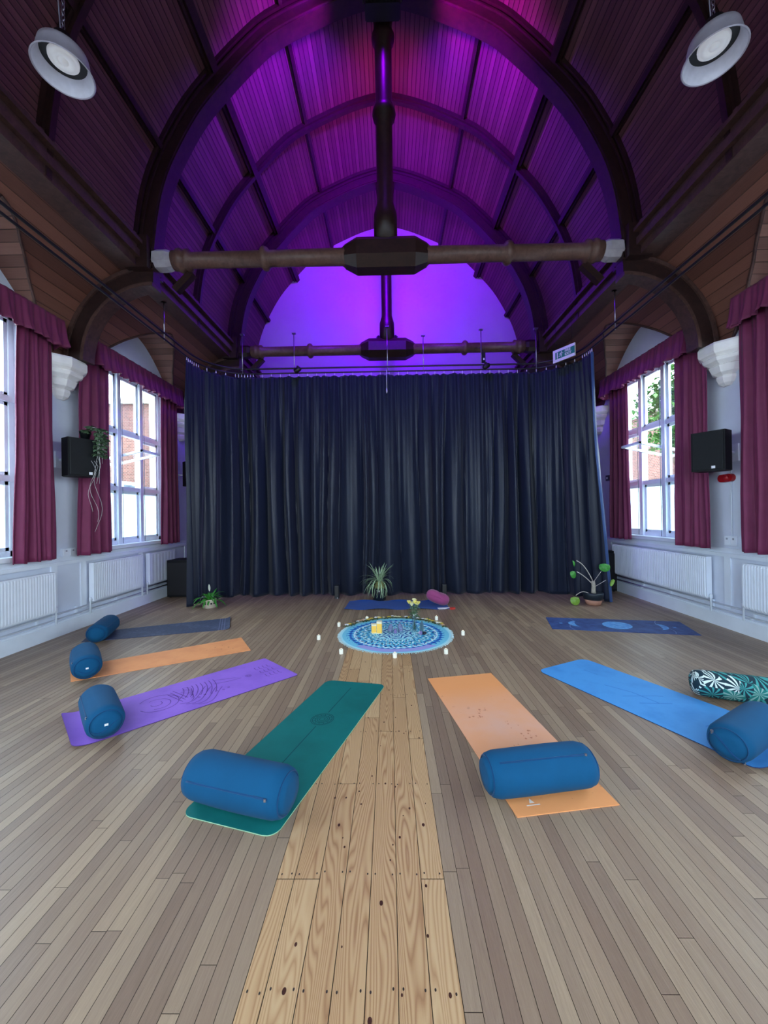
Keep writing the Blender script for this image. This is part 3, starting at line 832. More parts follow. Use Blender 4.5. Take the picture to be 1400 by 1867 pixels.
def valance(sgn,y0,y1,label,seed):
    rr=random.Random(seed); X0=HW-.02; X1=HW-.24
    pts=[]; 
    n=int((y1-y0)/.012)
    pts=[(X0-(X0-X1)*i/14,y0) for i in range(14)]+[(X1,y0+(y1-y0)*i/n) for i in range(n+1)]+[(X1+(X0-X1)*i/14,y1) for i in range(1,15)]
    rows=[]; ph=rr.uniform(0,6)
    for z,am,fl in ((4.47,.006,0),(4.44,.008,0),(4.40,.010,.005),(4.3,.016,.012),(4.2,.024,.022),(4.12,.034,.035),(4.08,.04,.042)):
        row=[]; s=0
        for i,(x,y) in enumerate(pts):
            s=i*.0135
            d=am*(.8*sin(s*30+ph+1.5*sin(s*4))+.5*sin(s*67+ph))+fl
            nx= -1 if 13<i<len(pts)-14 else 0; ny = -1 if i<=13 else (1 if i>=len(pts)-14 else 0)
            row.append((sgn*(x+nx*d),y+ny*d*.7,z+(.02*sin(s*11+ph)+.012*sin(s*31) if am>.033 else 0)))
        rows.append(row)
    mb=MB(); mb.grid(rows,True); o=mb.build('window_valance',wine_cloth); tag(o,label,'valance','gathered wine valances above the windows')
    md=o.modifiers.new('thickness','SOLIDIFY'); md.thickness=.005
valance(-1,5.95,8.42,'gathered wine valance over the full left window',1)
valance(-1,2.8,5.33,'gathered wine valance over the nearer left window, cut by the left edge',2)
valance(1,5.9,8.3,'gathered wine valance over the full right window',3)
valance(1,2.8,5.12,'gathered wine valance over the nearer right window, cut by the right edge',4)

# ------------------------------------------------------------------ wall speakers
def speaker(sgn,c,yaw,label,badge=True,wx=HW):
    t=thing('wall_speaker',c,label,'speaker','black wall speakers')
    M=Matrix.Translation(c)@Matrix.Rotation(yaw,4,'Z')
    b=MB(); b.prism([(-.19,-.18),(.19,-.18),(.185,.02),(.12,.14),(-.12,.14),(-.185,.02)],-.26,.27,M); b.build('cabinet',black_plastic,t)
    g=MB(); g.box((-.175,-.2,-.245),(.175,-.178,.255),M,bev=.01); g.build('grille',black_plastic,t)
    if badge: q=MB(); q.box((.05,-.207,-.235),(.09,-.2,-.2),M); q.build('badge',clip,t)
    a=MB(); e=M@Vector((0,.1,0)); a.tube([e,(sgn*(HW-.02),e.y+.02,c[2])],.02,8); a.box((sgn*(HW),e.y-.05,c[2]-.12),(sgn*(HW-.02),e.y+.09,c[2]+.12)); a.build('bracket',white_paint,t)
    return t
speaker(-1,(-4.44,5.42,2.54),radians(62),'black wall speaker on the left wall with a trailing plant on top')
speaker(1,(4.44,5.3,2.47),radians(-62),'black wall speaker on the right wall above the red alarm')
speaker(-1,(-4.4,8.5,2.62),radians(50),'black wall speaker half hidden behind the left end of the stage drape',False)

def floor_speaker(x,y,w_,d,h,rz,label):
    t=thing('floor_speaker',(x,y,0),label,'speaker'); M=M4((x,y,0),rz)
    b=MB(); b.box((-w_/2,-d/2,.02),(w_/2,d/2,h),M,bev=.015); b.build('cabinet',black_plastic,t)
    b=MB(); b.box((-w_/2+.03,-d/2-.012,.06),(w_/2-.03,-d/2+.002,h-.05),M); b.build('grille',black_metal,t)
    for sx in (-1,1):
        for sy in (-1,1):
            f=MB(); f.lathe([(.02,0),(.025,.02)],10,M@Matrix.Translation((sx*(w_/2-.05),sy*(d/2-.05),0))); f.build('foot',black_metal,t)
    b=MB(); b.box((w_/2-.005,-.06,h*.5),(w_/2+.02,.06,h*.5+.03),M); b.build('handle',black_metal,t)
floor_speaker(-4.42,8.2,.5,.5,.78,0,'tall black box speaker on the floor behind the left end of the drape')
floor_speaker(4.5,8.25,.4,.42,.85,radians(6),'tall black box speaker on the floor behind the right end of the drape')

# trailing plant
leaf_green=plain('pothos leaf',lin((86,112,84)),.5,.4,.35,30)
leaf_bright=plain('bright leaf',lin((62,140,52)),.45,.4,.35,30)
leaf_lime=plain('lime leaf',lin((120,160,60)),.45,.4,.2,30)
leaf_pale=plain('pale striped leaf',lin((150,176,140)),.5,.4,.3,30)
vine_mat=plain('dry vine',lin((190,190,190)),.7)
terracotta=plain('terracotta',lin((176,128,108)),.8,.3,.1,20)
soil=plain('soil',lin((50,38,30)),.9,.2,.3,40)
def leaf(mb,p,d,L,Wd,droop=.3,mi=0,seg=5,fold=.15):
    """a bent, tapered leaf blade starting at p along direction d"""
    d=Vector(d).normalized(); side=d.cross(Vector((0,0,1)))
    side = side.normalized() if side.length>.01 else Vector((1,0,0)); rows=[]; q=Vector(p); dd=d.copy()
    for i in range(seg+1):
        u=i/seg; wv=Wd*(sin(pi*min(1,u*.92+.08))**.8)*(1 if u<1 else 0)*.5+.0004
        up=side.cross(dd).normalized()
        rows.append([q-side*wv+up*wv*fold,q.copy(),q+side*wv+up*wv*fold])
        dd=(dd+Vector((0,0,-droop/seg*1.8))).normalized(); q=q+dd*(L/seg)
    mb.grid(rows,True,mi=mi)
rr=random.Random(11)
t=thing('trailing_plant',(-4.32,5.42,2.83),'trailing green plant spilling over the black speaker on the left wall','plant')
mb=MB(); mb.lathe([(.05,0),(.07,.09),(.075,.1),(.062,.1),(.055,.08)],14,M4((-4.38,5.48,2.832))); mb.build('pot',black_plastic,t)
mb=MB(); st=MB()
for i in range(11):
    a=rr.uniform(-1.3,1.1); L=rr.uniform(.15,.6) if i>1 else rr.uniform(.7,.8)
    p=Vector((-4.36,5.46,2.95)); out=Vector((cos(a)*.8+.3,sin(a)*.5-.1,0)).normalized(); pts=[p.copy()]
    q=p+out*.1+Vector((0,0,.05)); pts.append(q.copy()); q=q+out*.13+Vector((0,0,-.04)); pts.append(q.copy())
    zz=0
    while zz<L: zz+=.06; q=q+Vector((rr.uniform(-.015,.015),rr.uniform(-.015,.015),-.06)); pts.append(q.copy())
    st.tube(pts,.002,5)
    for pp in pts[:9]:
        for k2 in range(4 if L<.7 else 2):
            b=rr.uniform(0,6.3); leaf(mb,pp,(cos(b),sin(b),rr.uniform(-.3,.5)),rr.uniform(.06,.1),rr.uniform(.045,.07),.6)
mb.build('foliage',leaf_green,t); 
for i in range(3):
    pts=[(-4.2+.02*i,5.36+.03*i,2.5)]
    for k2 in range(1,13): pts.append((-4.2+.02*i+.03*sin(k2*.7+i),5.36+.03*i+.05*sin(k2*.5+2*i),2.5-k2*(.06+.012*i)))
    st.tube(pts,.002,5)
st.build('vines',vine_mat,t)

# alarm, sockets, conduit
red=plain('red plastic',lin((150,14,24)),.35)
t=thing('fire_alarm',(HW-.04,5.48,2.1),'small red fire alarm sounder on the right wall under the speaker','alarm')
mb=MB(); RY=Matrix.Translation((HW,5.48,2.13))@Matrix.Rotation(radians(-90),4,'Y')
out=[(.055*cos(a)+ (0),.06*sin(a)+(.06 if sin(a)>0 else -.06)) for a in [2*pi*i/20 for i in range(20)]]
mb.prism(out,0,.05,RY); mb.build('housing',red,t)
mb=MB(); mb.lathe([(.04,.05),(.042,.06),(.03,.075),(0,.078)],16,RY@Matrix.Translation((0,-.03,0))); mb.build('beacon',red,t)
mb=MB(); mb.tube([(HW-.012,5.42,2.19),(HW-.012,5.42,2.4)],.008,6); mb.tube([(HW-.012,5.42,2.07),(HW-.012,5.42,1.3)],.008,6)
mb.build('conduit',white_paint,t)
def socket(sgn,y,z,w_,h,label,cat='socket'):
    t=thing('wall_socket',(sgn*HW,y,z),label,cat)
    mb=MB(); mb.box((sgn*HW,y-w_/2,z-h/2),(sgn*(HW-.035),y+w_/2,z+h/2)); mb.build('back_box',white_paint,t)
    for s2 in (-1,1):
        p=MB(); p.box((sgn*(HW-.035),y+s2*w_*.25-w_*.2,z-h*.38),(sgn*(HW-.041),y+s2*w_*.25+w_*.2,z+h*.38)); q=p.build('faceplate',radiator_white,t)
        b=MB(); b.box((sgn*(HW-.041),y+s2*w_*.25-.012,z+h*.1),(sgn*(HW-.046),y+s2*w_*.25+.012,z+h*.3)); b.build('switch',plain('socket grey',lin((150,155,170)),.5),q)
socket(-1,5.62,1.19,.24,.12,'white double wall socket on the left wall between the two wine curtains')
socket(1,5.42,1.25,.2,.13,'white double wall socket on the right wall below the red alarm')
t=thing('light_switch',(HW,8.43,2.4),'dark light switch on the right wall beside the drape','switch')
mb=MB(); mb.box((HW,8.37,2.34),(HW-.03,8.49,2.46)); mb.build('plate',plain('switch grey',lin((60,64,76)),.5),t)
mb=MB(); mb.box((HW-.03,8.41,2.38),(HW-.04,8.45,2.42)); mb.build('rocker',clip,t)

# ------------------------------------------------------------------ yoga mats
def bil(C,s,t_):
    """C = far-left, far-right, near-right, near-left ; s along the length from far to near, t across from left to right"""
    a=Vector(C[0]).lerp(Vector(C[3]),s); b=Vector(C[1]).lerp(Vector(C[2]),s); return a.lerp(b,t_)
def yoga_mat(C,mat,label,th=.006,corner=.0,curl_near=0.,curl_far=0.,edge=None,wav=.0):
    ns,nt=48,16; L=((Vector(C[0])+Vector(C[1]))/2-(Vector(C[2])+Vector(C[3]))/2).length; W_=(Vector(C[0])-Vector(C[1])).length
    top=[];bot=[]; 
    SS=sorted({i/ns for i in range(ns+1)}|({q*corner/L/14 for q in range(15)}|{1-q*corner/L/14 for q in range(15)} if corner else set()))
    for s in SS:
        d=min(s,1-s)*L; ins=0
        if corner and d<corner: ins=(corner-sqrt(max(0,corner**2-(corner-d)**2)))/W_
        rt=[];rb=[]
        for j in range(nt+1):
            t_=ins+(1-2*ins)*j/nt; p=bil(C,s,t_)
            z=wav*(.5+.5*sin(s*17+t_*3))*abs(2*t_-1)**4
            if curl_near and s>.93: z+=curl_near*((s-.93)/.07)**2
            if curl_far and s<.05: z+=curl_far*((.05-s)/.05)**2
            rt.append((p.x,p.y,z+th)); rb.append((p.x,p.y,z+.0008))
        top.append(rt); bot.append(rb)
    mb=MB(); mb.grid(top,True); mb.grid([r[::-1] for r in bot],True)
    for a,b in ((top,bot),):
        mb.grid([[r[0] for r in a],[r[0] for r in b]],False,mi=1); mb.grid([[r[-1] for r in b],[r[-1] for r in a]],False,mi=1)
        mb.grid([a[-1],b[-1]],False,mi=1); mb.grid([b[0],a[0]],False,mi=1)
    inv={}
    for rows_ in (top,bot):
        for i,r in enumerate(rows_):
            for j,p in enumerate(r): inv[(round(p[0],4),round(p[1],4))]=(SS[i]*L, j/nt*W_)
    c=bil(C,.5,.5); t=thing('yoga_mat',(c.x,c.y,0),label,'yoga mat','yoga mats laid out around the round cloth')
    mb.build('mat',[mat,edge or mat],t,uvf=lambda v:inv.get((round(v.x,4),round(v.y,4)),(0,0)))
    return t
def ribbons(t,C,lines,mat,name,z=.0068,label=None):
    """lines: list of (list of (s,t) , width in m) drawn on the mat"""
    mb=MB()
    for pts,wd in lines:
        P=[bil(C,a,b) for a,b in pts]; rows=[]
        for i,p in enumerate(P):
            d=(P[min(i+1,len(P)-1)]-P[max(i-1,0)]); d=d.normalized() if d.length>1e-7 else Vector((1,0)); n_=Vector((-d.y,d.x))*wd/2
            rows.append([(p.x+n_.x,p.y+n_.y,z),(p.x-n_.x,p.y-n_.y,z)])
        mb.grid(rows,False)
    o=mb.build(name,mat,t)
    if label: o['label']=label
def blob(t,C,pts,mat,name,z=.0066):
    mb=MB(); mb.poly([(bil(C,a,b).x,bil(C,a,b).y,z) for a,b in pts]); mb.build(name,mat,t)

def blobs(t,C,lst,mat,name,z=.0066):
    mb=MB()
    for pts in lst: mb.poly([(bil(C,a,b).x,bil(C,a,b).y,z) for a,b in pts])
    o=mb.build(name,mat,t); o['kind']='stuff'
def rubber(name,c,c2=None,scale=3,rough=.7,lo=.45,hi=.7,weave=500):
    m=MT(name,rough,.35); v=m.coord()
    f=m.noise(v,scale,5,.6)
    m.color(m.ramp(f,[(lo,c),(hi,c2 or tuple(x*.85 for x in c[:3])+(1,))])); m.bump(m.noise(v,weave,2),.25,.001); return m.m
# leftmost mat: slate blue with pale streaks
m=MT('slate mat',.6,.4); uv=m.coord('UV'); u,v,_=m.xyz(uv)
st=m.noise(m.mapv(uv,(2.5,40,1)),3,5,.7); mask=m.noise(uv,2.2,3)
base=m.ramp(m.noise(uv,30,3),[(.3,lin((48,56,84))),(.7,lin((66,76,106)))])
b1=(u*28).fr().lt(.35)*u.lt(.17)*u.gt(.05)
col=m.mix(st.gt(.56)*mask.gt(.5)*.6,base,lin((120,124,160))); col=m.mix(b1*.5,col,lin((130,136,170))); m.color(col)
slate=m.m
C1=[(-2.659,6.328),(-2.41,5.70),(-4.22,5.17),(-4.40,5.62)]
yoga_mat(C1,slate,'dark slate blue yoga mat with pale streaks, farthest on the left',curl_far=.02)
orange=rubber('orange mat',lin((240,160,104)),lin((226,142,92)),4,.65,.4,.75)
C2=[(-2.079,5.303),(-1.768,4.806),(-3.32,3.93),(-3.64,4.30)]
t=yoga_mat(C2,orange,'orange yoga mat on the left between the slate mat and the purple mat')
stain=rubber('stain',lin((206,128,84)),lin((214,136,90)),20)
SL=[]
for s,a,r in ((.12,.55,.012),(.17,.6,.009),(.2,.4,.008),(.1,.7,.008),(.26,.5,.007),(.15,.35,.006)):
    SL.append([(s+r/1.8*cos(k_*.9),a+r/.62*1.8*sin(k_*.9)) for k_ in range(7)])
blobs(t,C2,SL,stain,'scuff_marks')
purple=rubber('purple mat',lin((150,104,214)),lin((136,92,202)),3,.6)
purple_line=rubber('engraved purple',lin((88,50,140)),None,3)
purple_dark=plain('mat underside purple',lin((74,44,120)),.7)
C3=[(-1.50,4.53),(-.988,4.056),(-2.345,2.775),(-2.83,3.245)]
t=yoga_mat(C3,purple,'purple yoga mat engraved with swirls and petals on the left',edge=purple_dark,corner=.03,curl_near=.03)
L3=[]
def circ(cs,ct,r,n_=26,a0=0,a1=2*pi,kx=1.85,kt=.66,f=1.): return [(cs+r/kx*cos(a0+(a1-a0)*i/n_),ct+f*r/kt*sin(a0+(a1-a0)*i/n_)) for i in range(n_+1)]
L3.append((circ(.65,.5,.16,30,.3,5.6),.006)); L3.append((circ(.655,.52,.10,24,1.0,5.2),.005)); L3.append((circ(.66,.5,.045,14,0,3.6),.005))
for i in range(8): L3.append(([( .36+.022*i+.05*u*u, .25+.45*u*(1-.04*i)) for u in [q/8 for q in range(9)]],.006))
for i in range(5): L3.append((circ(.52+.012*i,.35+.06*i,.07+.012*i,14,2.2,4.4),.005))
for i in range(4): L3.append(([(.58-.16*u-.02*i,.72+.06*i-.25*u*u+.06*sin(u*5)) for u in [q/10 for q in range(11)]],.006))
for i in range(3): L3.append(([(.56+.016*i-.03*u,.25+.04*i+.35*u) for u in [q/6 for q in range(7)]],.006))
L3.append(([(.36,.3),(.27,.42),(.24,.5),(.31,.48),(.38,.42)],.006)); L3.append((circ(.2,.5,.025),.006)); L3.append((circ(.2,.5,.012),.005))
for i in range(4):
    for j in range(3): L3.append(([(.05+.025*i,.28+.17*j),(.055+.025*i,.36+.17*j),(.045+.025*i,.40+.17*j)],.006))
for i in range(6): L3.append((circ(.34+.03*i,.68+.02*(i%2),.008),.005))
ribbons(t,C3,L3,purple_line,'engraved_drawing',label='darker purple engraved line drawing')
teal=rubber('teal mat',lin((8,106,104)),lin((6,94,92)),2,.6)
teal_line=rubber('teal engraving',lin((4,74,80)),None,3)
teal_edge=plain('pale mat edge',lin((150,196,160)),.6)
C4=[(-.657,3.917),(-.062,3.807),(-.63,2.01),(-1.215,2.17)]
t=yoga_mat(C4,teal,'teal green yoga mat with centre line and ring motif, left of the middle boards',edge=teal_edge,corner=.07)
L4=[([(.07,.5),(.33,.5)],.008),([(.45,.5),(.82,.5)],.008)]
for r in (.022,.04,.056,.078,.09): L4.append((circ(.39,.5,r,30,kx=1.85,kt=.6),.006))
for i in range(12):
    a=i*pi/6; L4.append(([(.39+.056/1.85*cos(a),.5+.056/.6*sin(a)),(.39+.078/1.85*cos(a+.12),.5+.078/.6*sin(a+.12))],.005))
ribbons(t,C4,L4,teal_line,'ring_motif',label='dark engraved centre line with round motif')
# orange mat right: with pale worn zone and brown stains
m=MT('worn orange mat',.65,.35); uv=m.coord('UV'); u,v,_=m.xyz(uv)
f=m.noise(m.coord(),2.6,4,.55); g=m.noise(m.coord(),16,4,.7)
wear=((u-.95).abs()*-1.6+1.1)*f*1.5
col=m.mix(wear.mn(1).mx(0),lin((238,158,100)),lin((226,172,150)))
col=m.mix((g.gt(.66)*f.gt(.5))*.35,col,lin((176,110,84))); m.color(col); m.bump(m.noise(m.coord(),500,2),.25,.001)
C5=[(.368,3.937),(1.043,4.059),(1.30,2.235),(.685,2.145)]
t=yoga_mat(C5,m.m,'worn orange yoga mat with brown stains, right of the middle boards')
SL=[]; st5=rubber('brown stain',lin((196,122,92)),lin((206,134,104)),20); rs=random.Random(6)
for s_0,t_0,n_0,sp in ((.42,.3,7,.05),(.38,.42,5,.03),(.6,.75,9,.05),(.52,.62,5,.05),(.68,.55,5,.04)):
    for _ in range(n_0):
        a0,b0,q0=s_0+rs.uniform(-sp,sp)*.6,t_0+rs.uniform(-sp,sp)*2,rs.uniform(.004,.011)
        SL.append([(a0+q0/1.8*cos(k_*.9),b0+q0/.66*rs.uniform(.6,1.3)*sin(k_*.9)) for k_ in range(7)])
blobs(t,C5,SL,st5,'stains')
wh=plain('white print',lin((240,225,215)),.6)
blob(t,C5,[(.955,.19),(.955,.24),(.935,.215)],wh,'printed_mark',z=.0072)
blob(t,C5,[(.965,.15),(.965,.28),(.961,.28),(.961,.15)],wh,'printed_mark',z=.0072)
sky_blue=rubber('light blue mat',lin((74,152,222)),lin((58,134,208)),3,.6,.5,.8)
blue_edge=plain('dark blue mat edge',lin((20,50,110)),.6)
C6=[(1.55,4.12),(2.20,4.44),(3.04,2.86),(2.39,2.47)]
t=yoga_mat(C6,sky_blue,'light blue yoga mat at the right, with rounded corners',edge=blue_edge,corner=.09,curl_near=.05)
crease=rubber('blue crease',lin((44,116,200)),None,3)
ribbons(t,C6,[([(.3,.4),(.42,.5),(.55,.5)],.008),([(.5,.3),(.58,.62)],.008),([(.42,.3),(.5,.66),(.52,.72)],.006),([(.75,.4),(.8,.8)],.006),([(.12,.6),(.2,.62)],.006)],crease,'crease_mark')
# moon mat
m=MT('night sky mat',.6,.4); f=m.noise(m.coord(),7,5,.6)
m.color(m.ramp(f,[(.35,lin((40,60,116))),(.7,lin((62,90,152)))])); night=m.m
moon=rubber('moon print',lin((112,178,232)),lin((80,140,214)),14,.6,.4,.6); sil=plain('silver print',lin((120,140,190)),.6)
C7=[(4.343,5.858),(4.161,5.215),(2.321,5.566),(2.471,6.171)]
t=yoga_mat(C7,night,'night blue yoga mat printed with moon phases, farthest on the right')
blob(t,C7,[(.5+.105*cos(a*.26),.5+.30*sin(a*.26)) for a in range(24)],moon,'full_moon')
def cres(cs,sg):
    o_=[(cs+sg*.075*cos(a),.5+.24*sin(a)) for a in [-pi/2+pi*i/12 for i in range(13)]]
    i_=[(cs+sg*.025*cos(a),.5+.24*sin(a)) for a in [pi/2-pi*i/12 for i in range(13)]]
    return o_+i_[1:-1]
blob(t,C7,cres(.22,-1),moon,'crescent_moon'); blob(t,C7,cres(.78,1),moon,'crescent_moon')
blob(t,C7,[(.1+.02*(1 if i%2 else .4)*cos(i*pi/4),.5+.06*(1 if i%2 else .4)*sin(i*pi/4)) for i in range(8)],moon,'star')
blob(t,C7,[(.91+.02*(1 if i%2 else .4)*cos(i*pi/4),.5+.06*(1 if i%2 else .4)*sin(i*pi/4)) for i in range(8)],moon,'star')
ribbons(t,C7,[([(.17+.03*sin(u*6),u) for u in [q/12 for q in range(13)]],.008),([(.83-.03*sin(u*6),u) for u in [q/12 for q in range(13)]],.008)],sil,'curved_line')
royal=fabric('royal blue towel mat',lin((8,66,150)),.85,.05)
C9=[(1.03,7.40),(1.035,6.74),(-.83,6.79),(-.80,7.46)]
t=yoga_mat(C9,royal,'royal blue mat behind the round cloth, lying in front of the drape',wav=.025)

# ------------------------------------------------------------------ bolsters
wh_tag=plain('white tag',lin((225,228,232)),.6)
def bolster(c,ang,L,r,label,mat=None,zip_=True,z0=.007,squash=.94,seed=1,seam=100,handle=False,tab=False):
    """c = centre on the floor, ang = axis direction"""
    mat=mat or bolster_cloth; rr=random.Random(seed)
    t=thing('yoga_bolster',(c[0],c[1],0),label,'bolster','cylindrical yoga bolsters on the mats')
    rz=r*squash
    M=Matrix.Translation((c[0],c[1],z0+rz))@Matrix.Rotation(ang,4,'Z')
    h=L/2; e=.055
    prof=[(-h-.012,0.0),(-h-.012,r*.35),(-h-.010,r*.7),(-h,r-e*.7),(-h+e*.25,r-e*.22),(-h+e,r)]
    NB=26
    for i in range(1,NB): prof.append((-h+e+(L-2*e)*i/NB,r*(1+.02*sin(pi*i/NB))))
    prof+= [(h-e,r),(h-e*.25,r-e*.22),(h,r-e*.7),(h+.010,r*.7),(h+.012,r*.35),(h+.012,0.0)]
    seg=56; rows=[]; p1,p2=rr.uniform(0,6),rr.uniform(0,6)
    for x,q in prof:
        row=[]
        for k_ in range(seg):
            a=2*pi*k_/seg; w_=1+.012*sin(3*a+p1+x*5)+.008*sin(5*a+p2-x*9)
            near_end=max(0,1-abs(abs(x)-h+e)/.05)
            w_+=-.012*near_end*abs(sin(a*9+p1))
            yy=q*w_*cos(a); zz=q*squash*w_*sin(a)
            if zz<-rz*.93: zz=-rz*.93-(-(rz*.93)-zz)*.4
            zz=max(zz,-rz+.0)
            row.append(M@Vector((x,yy,zz)))
        rows.append(row)
    mb=MB(); mb.grid(rows,True,True); mb.build('cover',mat,t)
    # end piping rings
    for sx in (-1,1):
        s_=MB(); pts=[M@Vector((sx*(h-.004),(r-e*.45)*cos(a),(r-e*.45)*squash*sin(a))) for a in [2*pi*i/40 for i in range(41)]]
        s_.tube(pts,.0035,5,caps=False); s_.build('end_piping',bolster_dark if mat is bolster_cloth else mat,t)
    if zip_:
        a=radians(seam); s_=MB()
        pts=[M@Vector((x,r*1.012*cos(a),r*squash*1.012*sin(a))) for x in [(-h+e)+(L-2*e)*i/20 for i in range(21)]]
        s_.tube(pts,.005,6); s_.build('zip_seam',bolster_dark,t)
        p=M@Vector((h-e-.01,r*1.03*cos(a),r*squash*1.03*sin(a))); s_=MB(); s_.box((p.x-.006,p.y-.004,p.z-.012),(p.x+.006,p.y+.004,p.z+.004)); s_.build('zip_pull',chrome,t)
    if handle:
        s_=MB(); pts=[M@Vector((h+.014,-.09+.16*i/12,.05-.11*i/12+.012*sin(i*.5))) for i in range(13)]
        s_.tube(pts,.006,6); s_.build('end_zip',bolster_dark,t)
        p=pts[1]; s_=MB(); s_.box((p.x-.006,p.y-.006,p.z-.006),(p.x+.006,p.y+.006,p.z+.018)); s_.build('zip_pull',chrome,t)
    if tab:
        s_=MB(); s_.box((h+.010,-.012,-.008),(h+.016,.012,.008),M); s_.build('fabric_tag',wh_tag,t)
        s_=MB(); pts=[M@Vector((h+.012,-.105+.21*i/12,-.02+.03*sin(i*.45+seed))) for i in range(13)]
        s_.tube(pts,[.001+.004*sin(pi*i/12) for i in range(13)],6); s_.build('end_seam',bolster_dark,t)
    return t
bolster((-4.08,5.40),atan2(.93,-.36),.64,.13,'petrol blue bolster on the slate mat, farthest on the left',seed=1,seam=150)
bolster((-3.37,4.19),atan2(-.72,.62),.62,.135,'petrol blue bolster on the left orange mat',seed=2,seam=150,tab=True)
bolster((-2.38,3.11),atan2(-.70,.66),.60,.13,'petrol blue bolster standing out on the purple mat',seed=3,seam=150,tab=True)
bolster((-.895,2.24),atan2(-.17,.60),.64,.138,'petrol blue bolster lying across the teal mat',seed=4,seam=160)
bolster((.885,2.36),atan2(.09,.62),.66,.13,'petrol blue bolster lying across the stained orange mat',seed=5,seam=122)
bolster((2.51,2.765),atan2(.36,.60)+pi,.66,.13,'petrol blue bolster on the light blue mat at the right edge',seed=6,seam=-60,handle=True)
# leaf print bolster
m=MT('leaf print cotton',.75,.3); v=m.coord()
vo=m.n('ShaderNodeTexVoronoi',feature='F1'); m.link(m.mapv(v,(1,1,1)),vo.inputs['Vector']); vo.inputs['Scale'].default_value=8
dist=X(m.t,vo.outputs['Distance']); rx=m.n('ShaderNodeVectorMath',operation='SUBTRACT'); m.link(v,rx.inputs[0]); m.link(vo.outputs['Position'],rx.inputs[1])
ang=m.n('ShaderNodeMath',operation='ARCTAN2'); dx,dy,dz=m.xyz(rx.outputs[0]); m.link(dx,ang.inputs[0]); m.link(dz,ang.inputs[1])
fr=(X(m.t,ang.outputs[0])*10+dist*3).sin()-dist*1.0+.25
cl=m.xyz(vo.outputs['Color'])
col=m.mix(fr.gt(.1),lin((20,48,62)),lin((60,150,150)))
col=m.mix(fr.gt(.0)*cl[0].gt(.66),col,lin((214,230,228)))
col=m.mix(cl[1].gt(.8)*.7,col,lin((26,128,122))); m.color(col)
bolster((3.1,3.44),atan2(-.24,.62),.72,.12,'green and white leaf print bolster on the boards at the right edge',mat=m.m,zip_=False,z0=.001,seed=8)

# pink cushion
pinkc=fabric('plum pink cotton',lin((150,66,118)),.85,.2,.08)
t=thing('round_cushion',(.86,7.02,0),'plum pink cushion on the right end of the royal blue mat','cushion')
mb=MB(); rows=[]; M=Matrix.Translation((.86,7.02,.155))@Matrix.Rotation(radians(20),4,'Z')@Matrix.Rotation(radians(24),4,'Y')
for i in range(17):
    ph=-pi/2+pi*i/16; row=[]
    for k_ in range(36):
        a=2*pi*k_/36; rr_=abs(cos(ph))**.7
        x=.23*rr_*cos(a); y=.15*rr_*sin(a); z=.115*(1 if ph>0 else -1)*abs(sin(ph))**.8
        z+= -.02*math.exp(-((x-.0)**2)/.004)*(1 if z>0 else 0)
        p=M@Vector((x,y,z)); p.z=max(p.z,.008); row.append(p)
    rows.append(row)
mb.grid(rows,True,True); mb.build('cover',pinkc,t)
mb=MB(); mb.tube([M@Vector((.232*cos(a),.152*sin(a),0)) for a in [2*pi*i/36 for i in range(37)]],.004,5,caps=False); mb.build('piping',pinkc,t)
paper=plain('paper',lin((230,232,238)),.7); redp=plain('red card',lin((200,60,50)),.6)
mb=MB(); mb.box((-.11,-.05,0),(.11,.05,.006),M4((.94,6.79,.008),.15)); tag(mb.build('paper_sheet',paper),'white paper sheet lying under the plum cushion','paper')
mb=MB(); mb.box((-.04,-.03,0),(.04,.03,.03),M4((1.08,6.76,.001),.6)); tag(mb.build('card_box',redp),'small red and white box beside the end of the royal blue mat','box')

# ------------------------------------------------------------------ round mandala cloth
CX,CY,RR=.06,5.42,.78
m=MT('mandala print',.8,.2); v=m.coord('UV'); x,y,_=m.xyz(v)
r=((x*x)+(y*y)).pw(.5); an=m.n('ShaderNodeMath',operation='ARCTAN2'); m.link(y,an.inputs[0]); m.link(x,an.inputs[1]); a=X(m.t,an.outputs[0])
def petal(n_,ph=0.): return ((a*(n_/2)+ph).cos()).abs()
nz=m.noise(m.mapv(v,(1,1,1)),14,3)
aqua=lin((120,200,228)); pale=lin((170,224,238)); navy=lin((26,60,150)); blue=lin((40,118,200)); dk=lin((20,44,96)); lil=lin((160,160,222)); whi=lin((214,238,244)); tq=lin((60,180,206))
rn=r+(nz-.5)*.05
col=m.mix(r.lt(.955),pale,aqua)
front=(y+(x*x)*.35).lt(-.50)*r.lt(.93)*r.gt(.8)
e1=rn+petal(44)*-.05
col=m.mix(e1.lt(.83),col,blue)
s0=((rn*60).sin()+(a*48).sin())
col=m.mix(s0.gt(.5)*r.lt(.87)*r.gt(.72),col,aqua)
col=m.mix(s0.lt(-1.1)*r.lt(.87)*r.gt(.6),col,navy)
e2=rn+petal(26,.4)*-.12
col=m.mix(e2.lt(.62),col,tq)
s2=((rn*58)+petal(26,.4)*4).sin()*((a*26)+rn*20).cos()
col=m.mix(s2.gt(.3)*r.lt(.74),col,whi)
col=m.mix(s2.lt(-.35)*r.lt(.74),col,blue)
s3=((rn*44)+petal(18)*5).cos()+((a*54)-rn*24).sin()*.6
col=m.mix(s3.gt(.95)*r.lt(.74)*r.gt(.2),col,aqua)
col=m.mix(s3.lt(-1.05)*r.lt(.74)*r.gt(.2),col,dk)
e3=rn+petal(16)*-.09
s4=((rn*70)+petal(8)*5).sin()
col=m.mix(e3.lt(.28)*s4.gt(.1),col,pale); col=m.mix(s4.lt(-.6)*r.lt(.3),col,navy)
col=m.mix(((r-.345).abs()).lt(.01),col,pale); col=m.mix(((r-.745).abs()).lt(.008),col,whi)
col=m.mix(front,col,lil)
m.color(col); m.bump(nz,.2,.01)
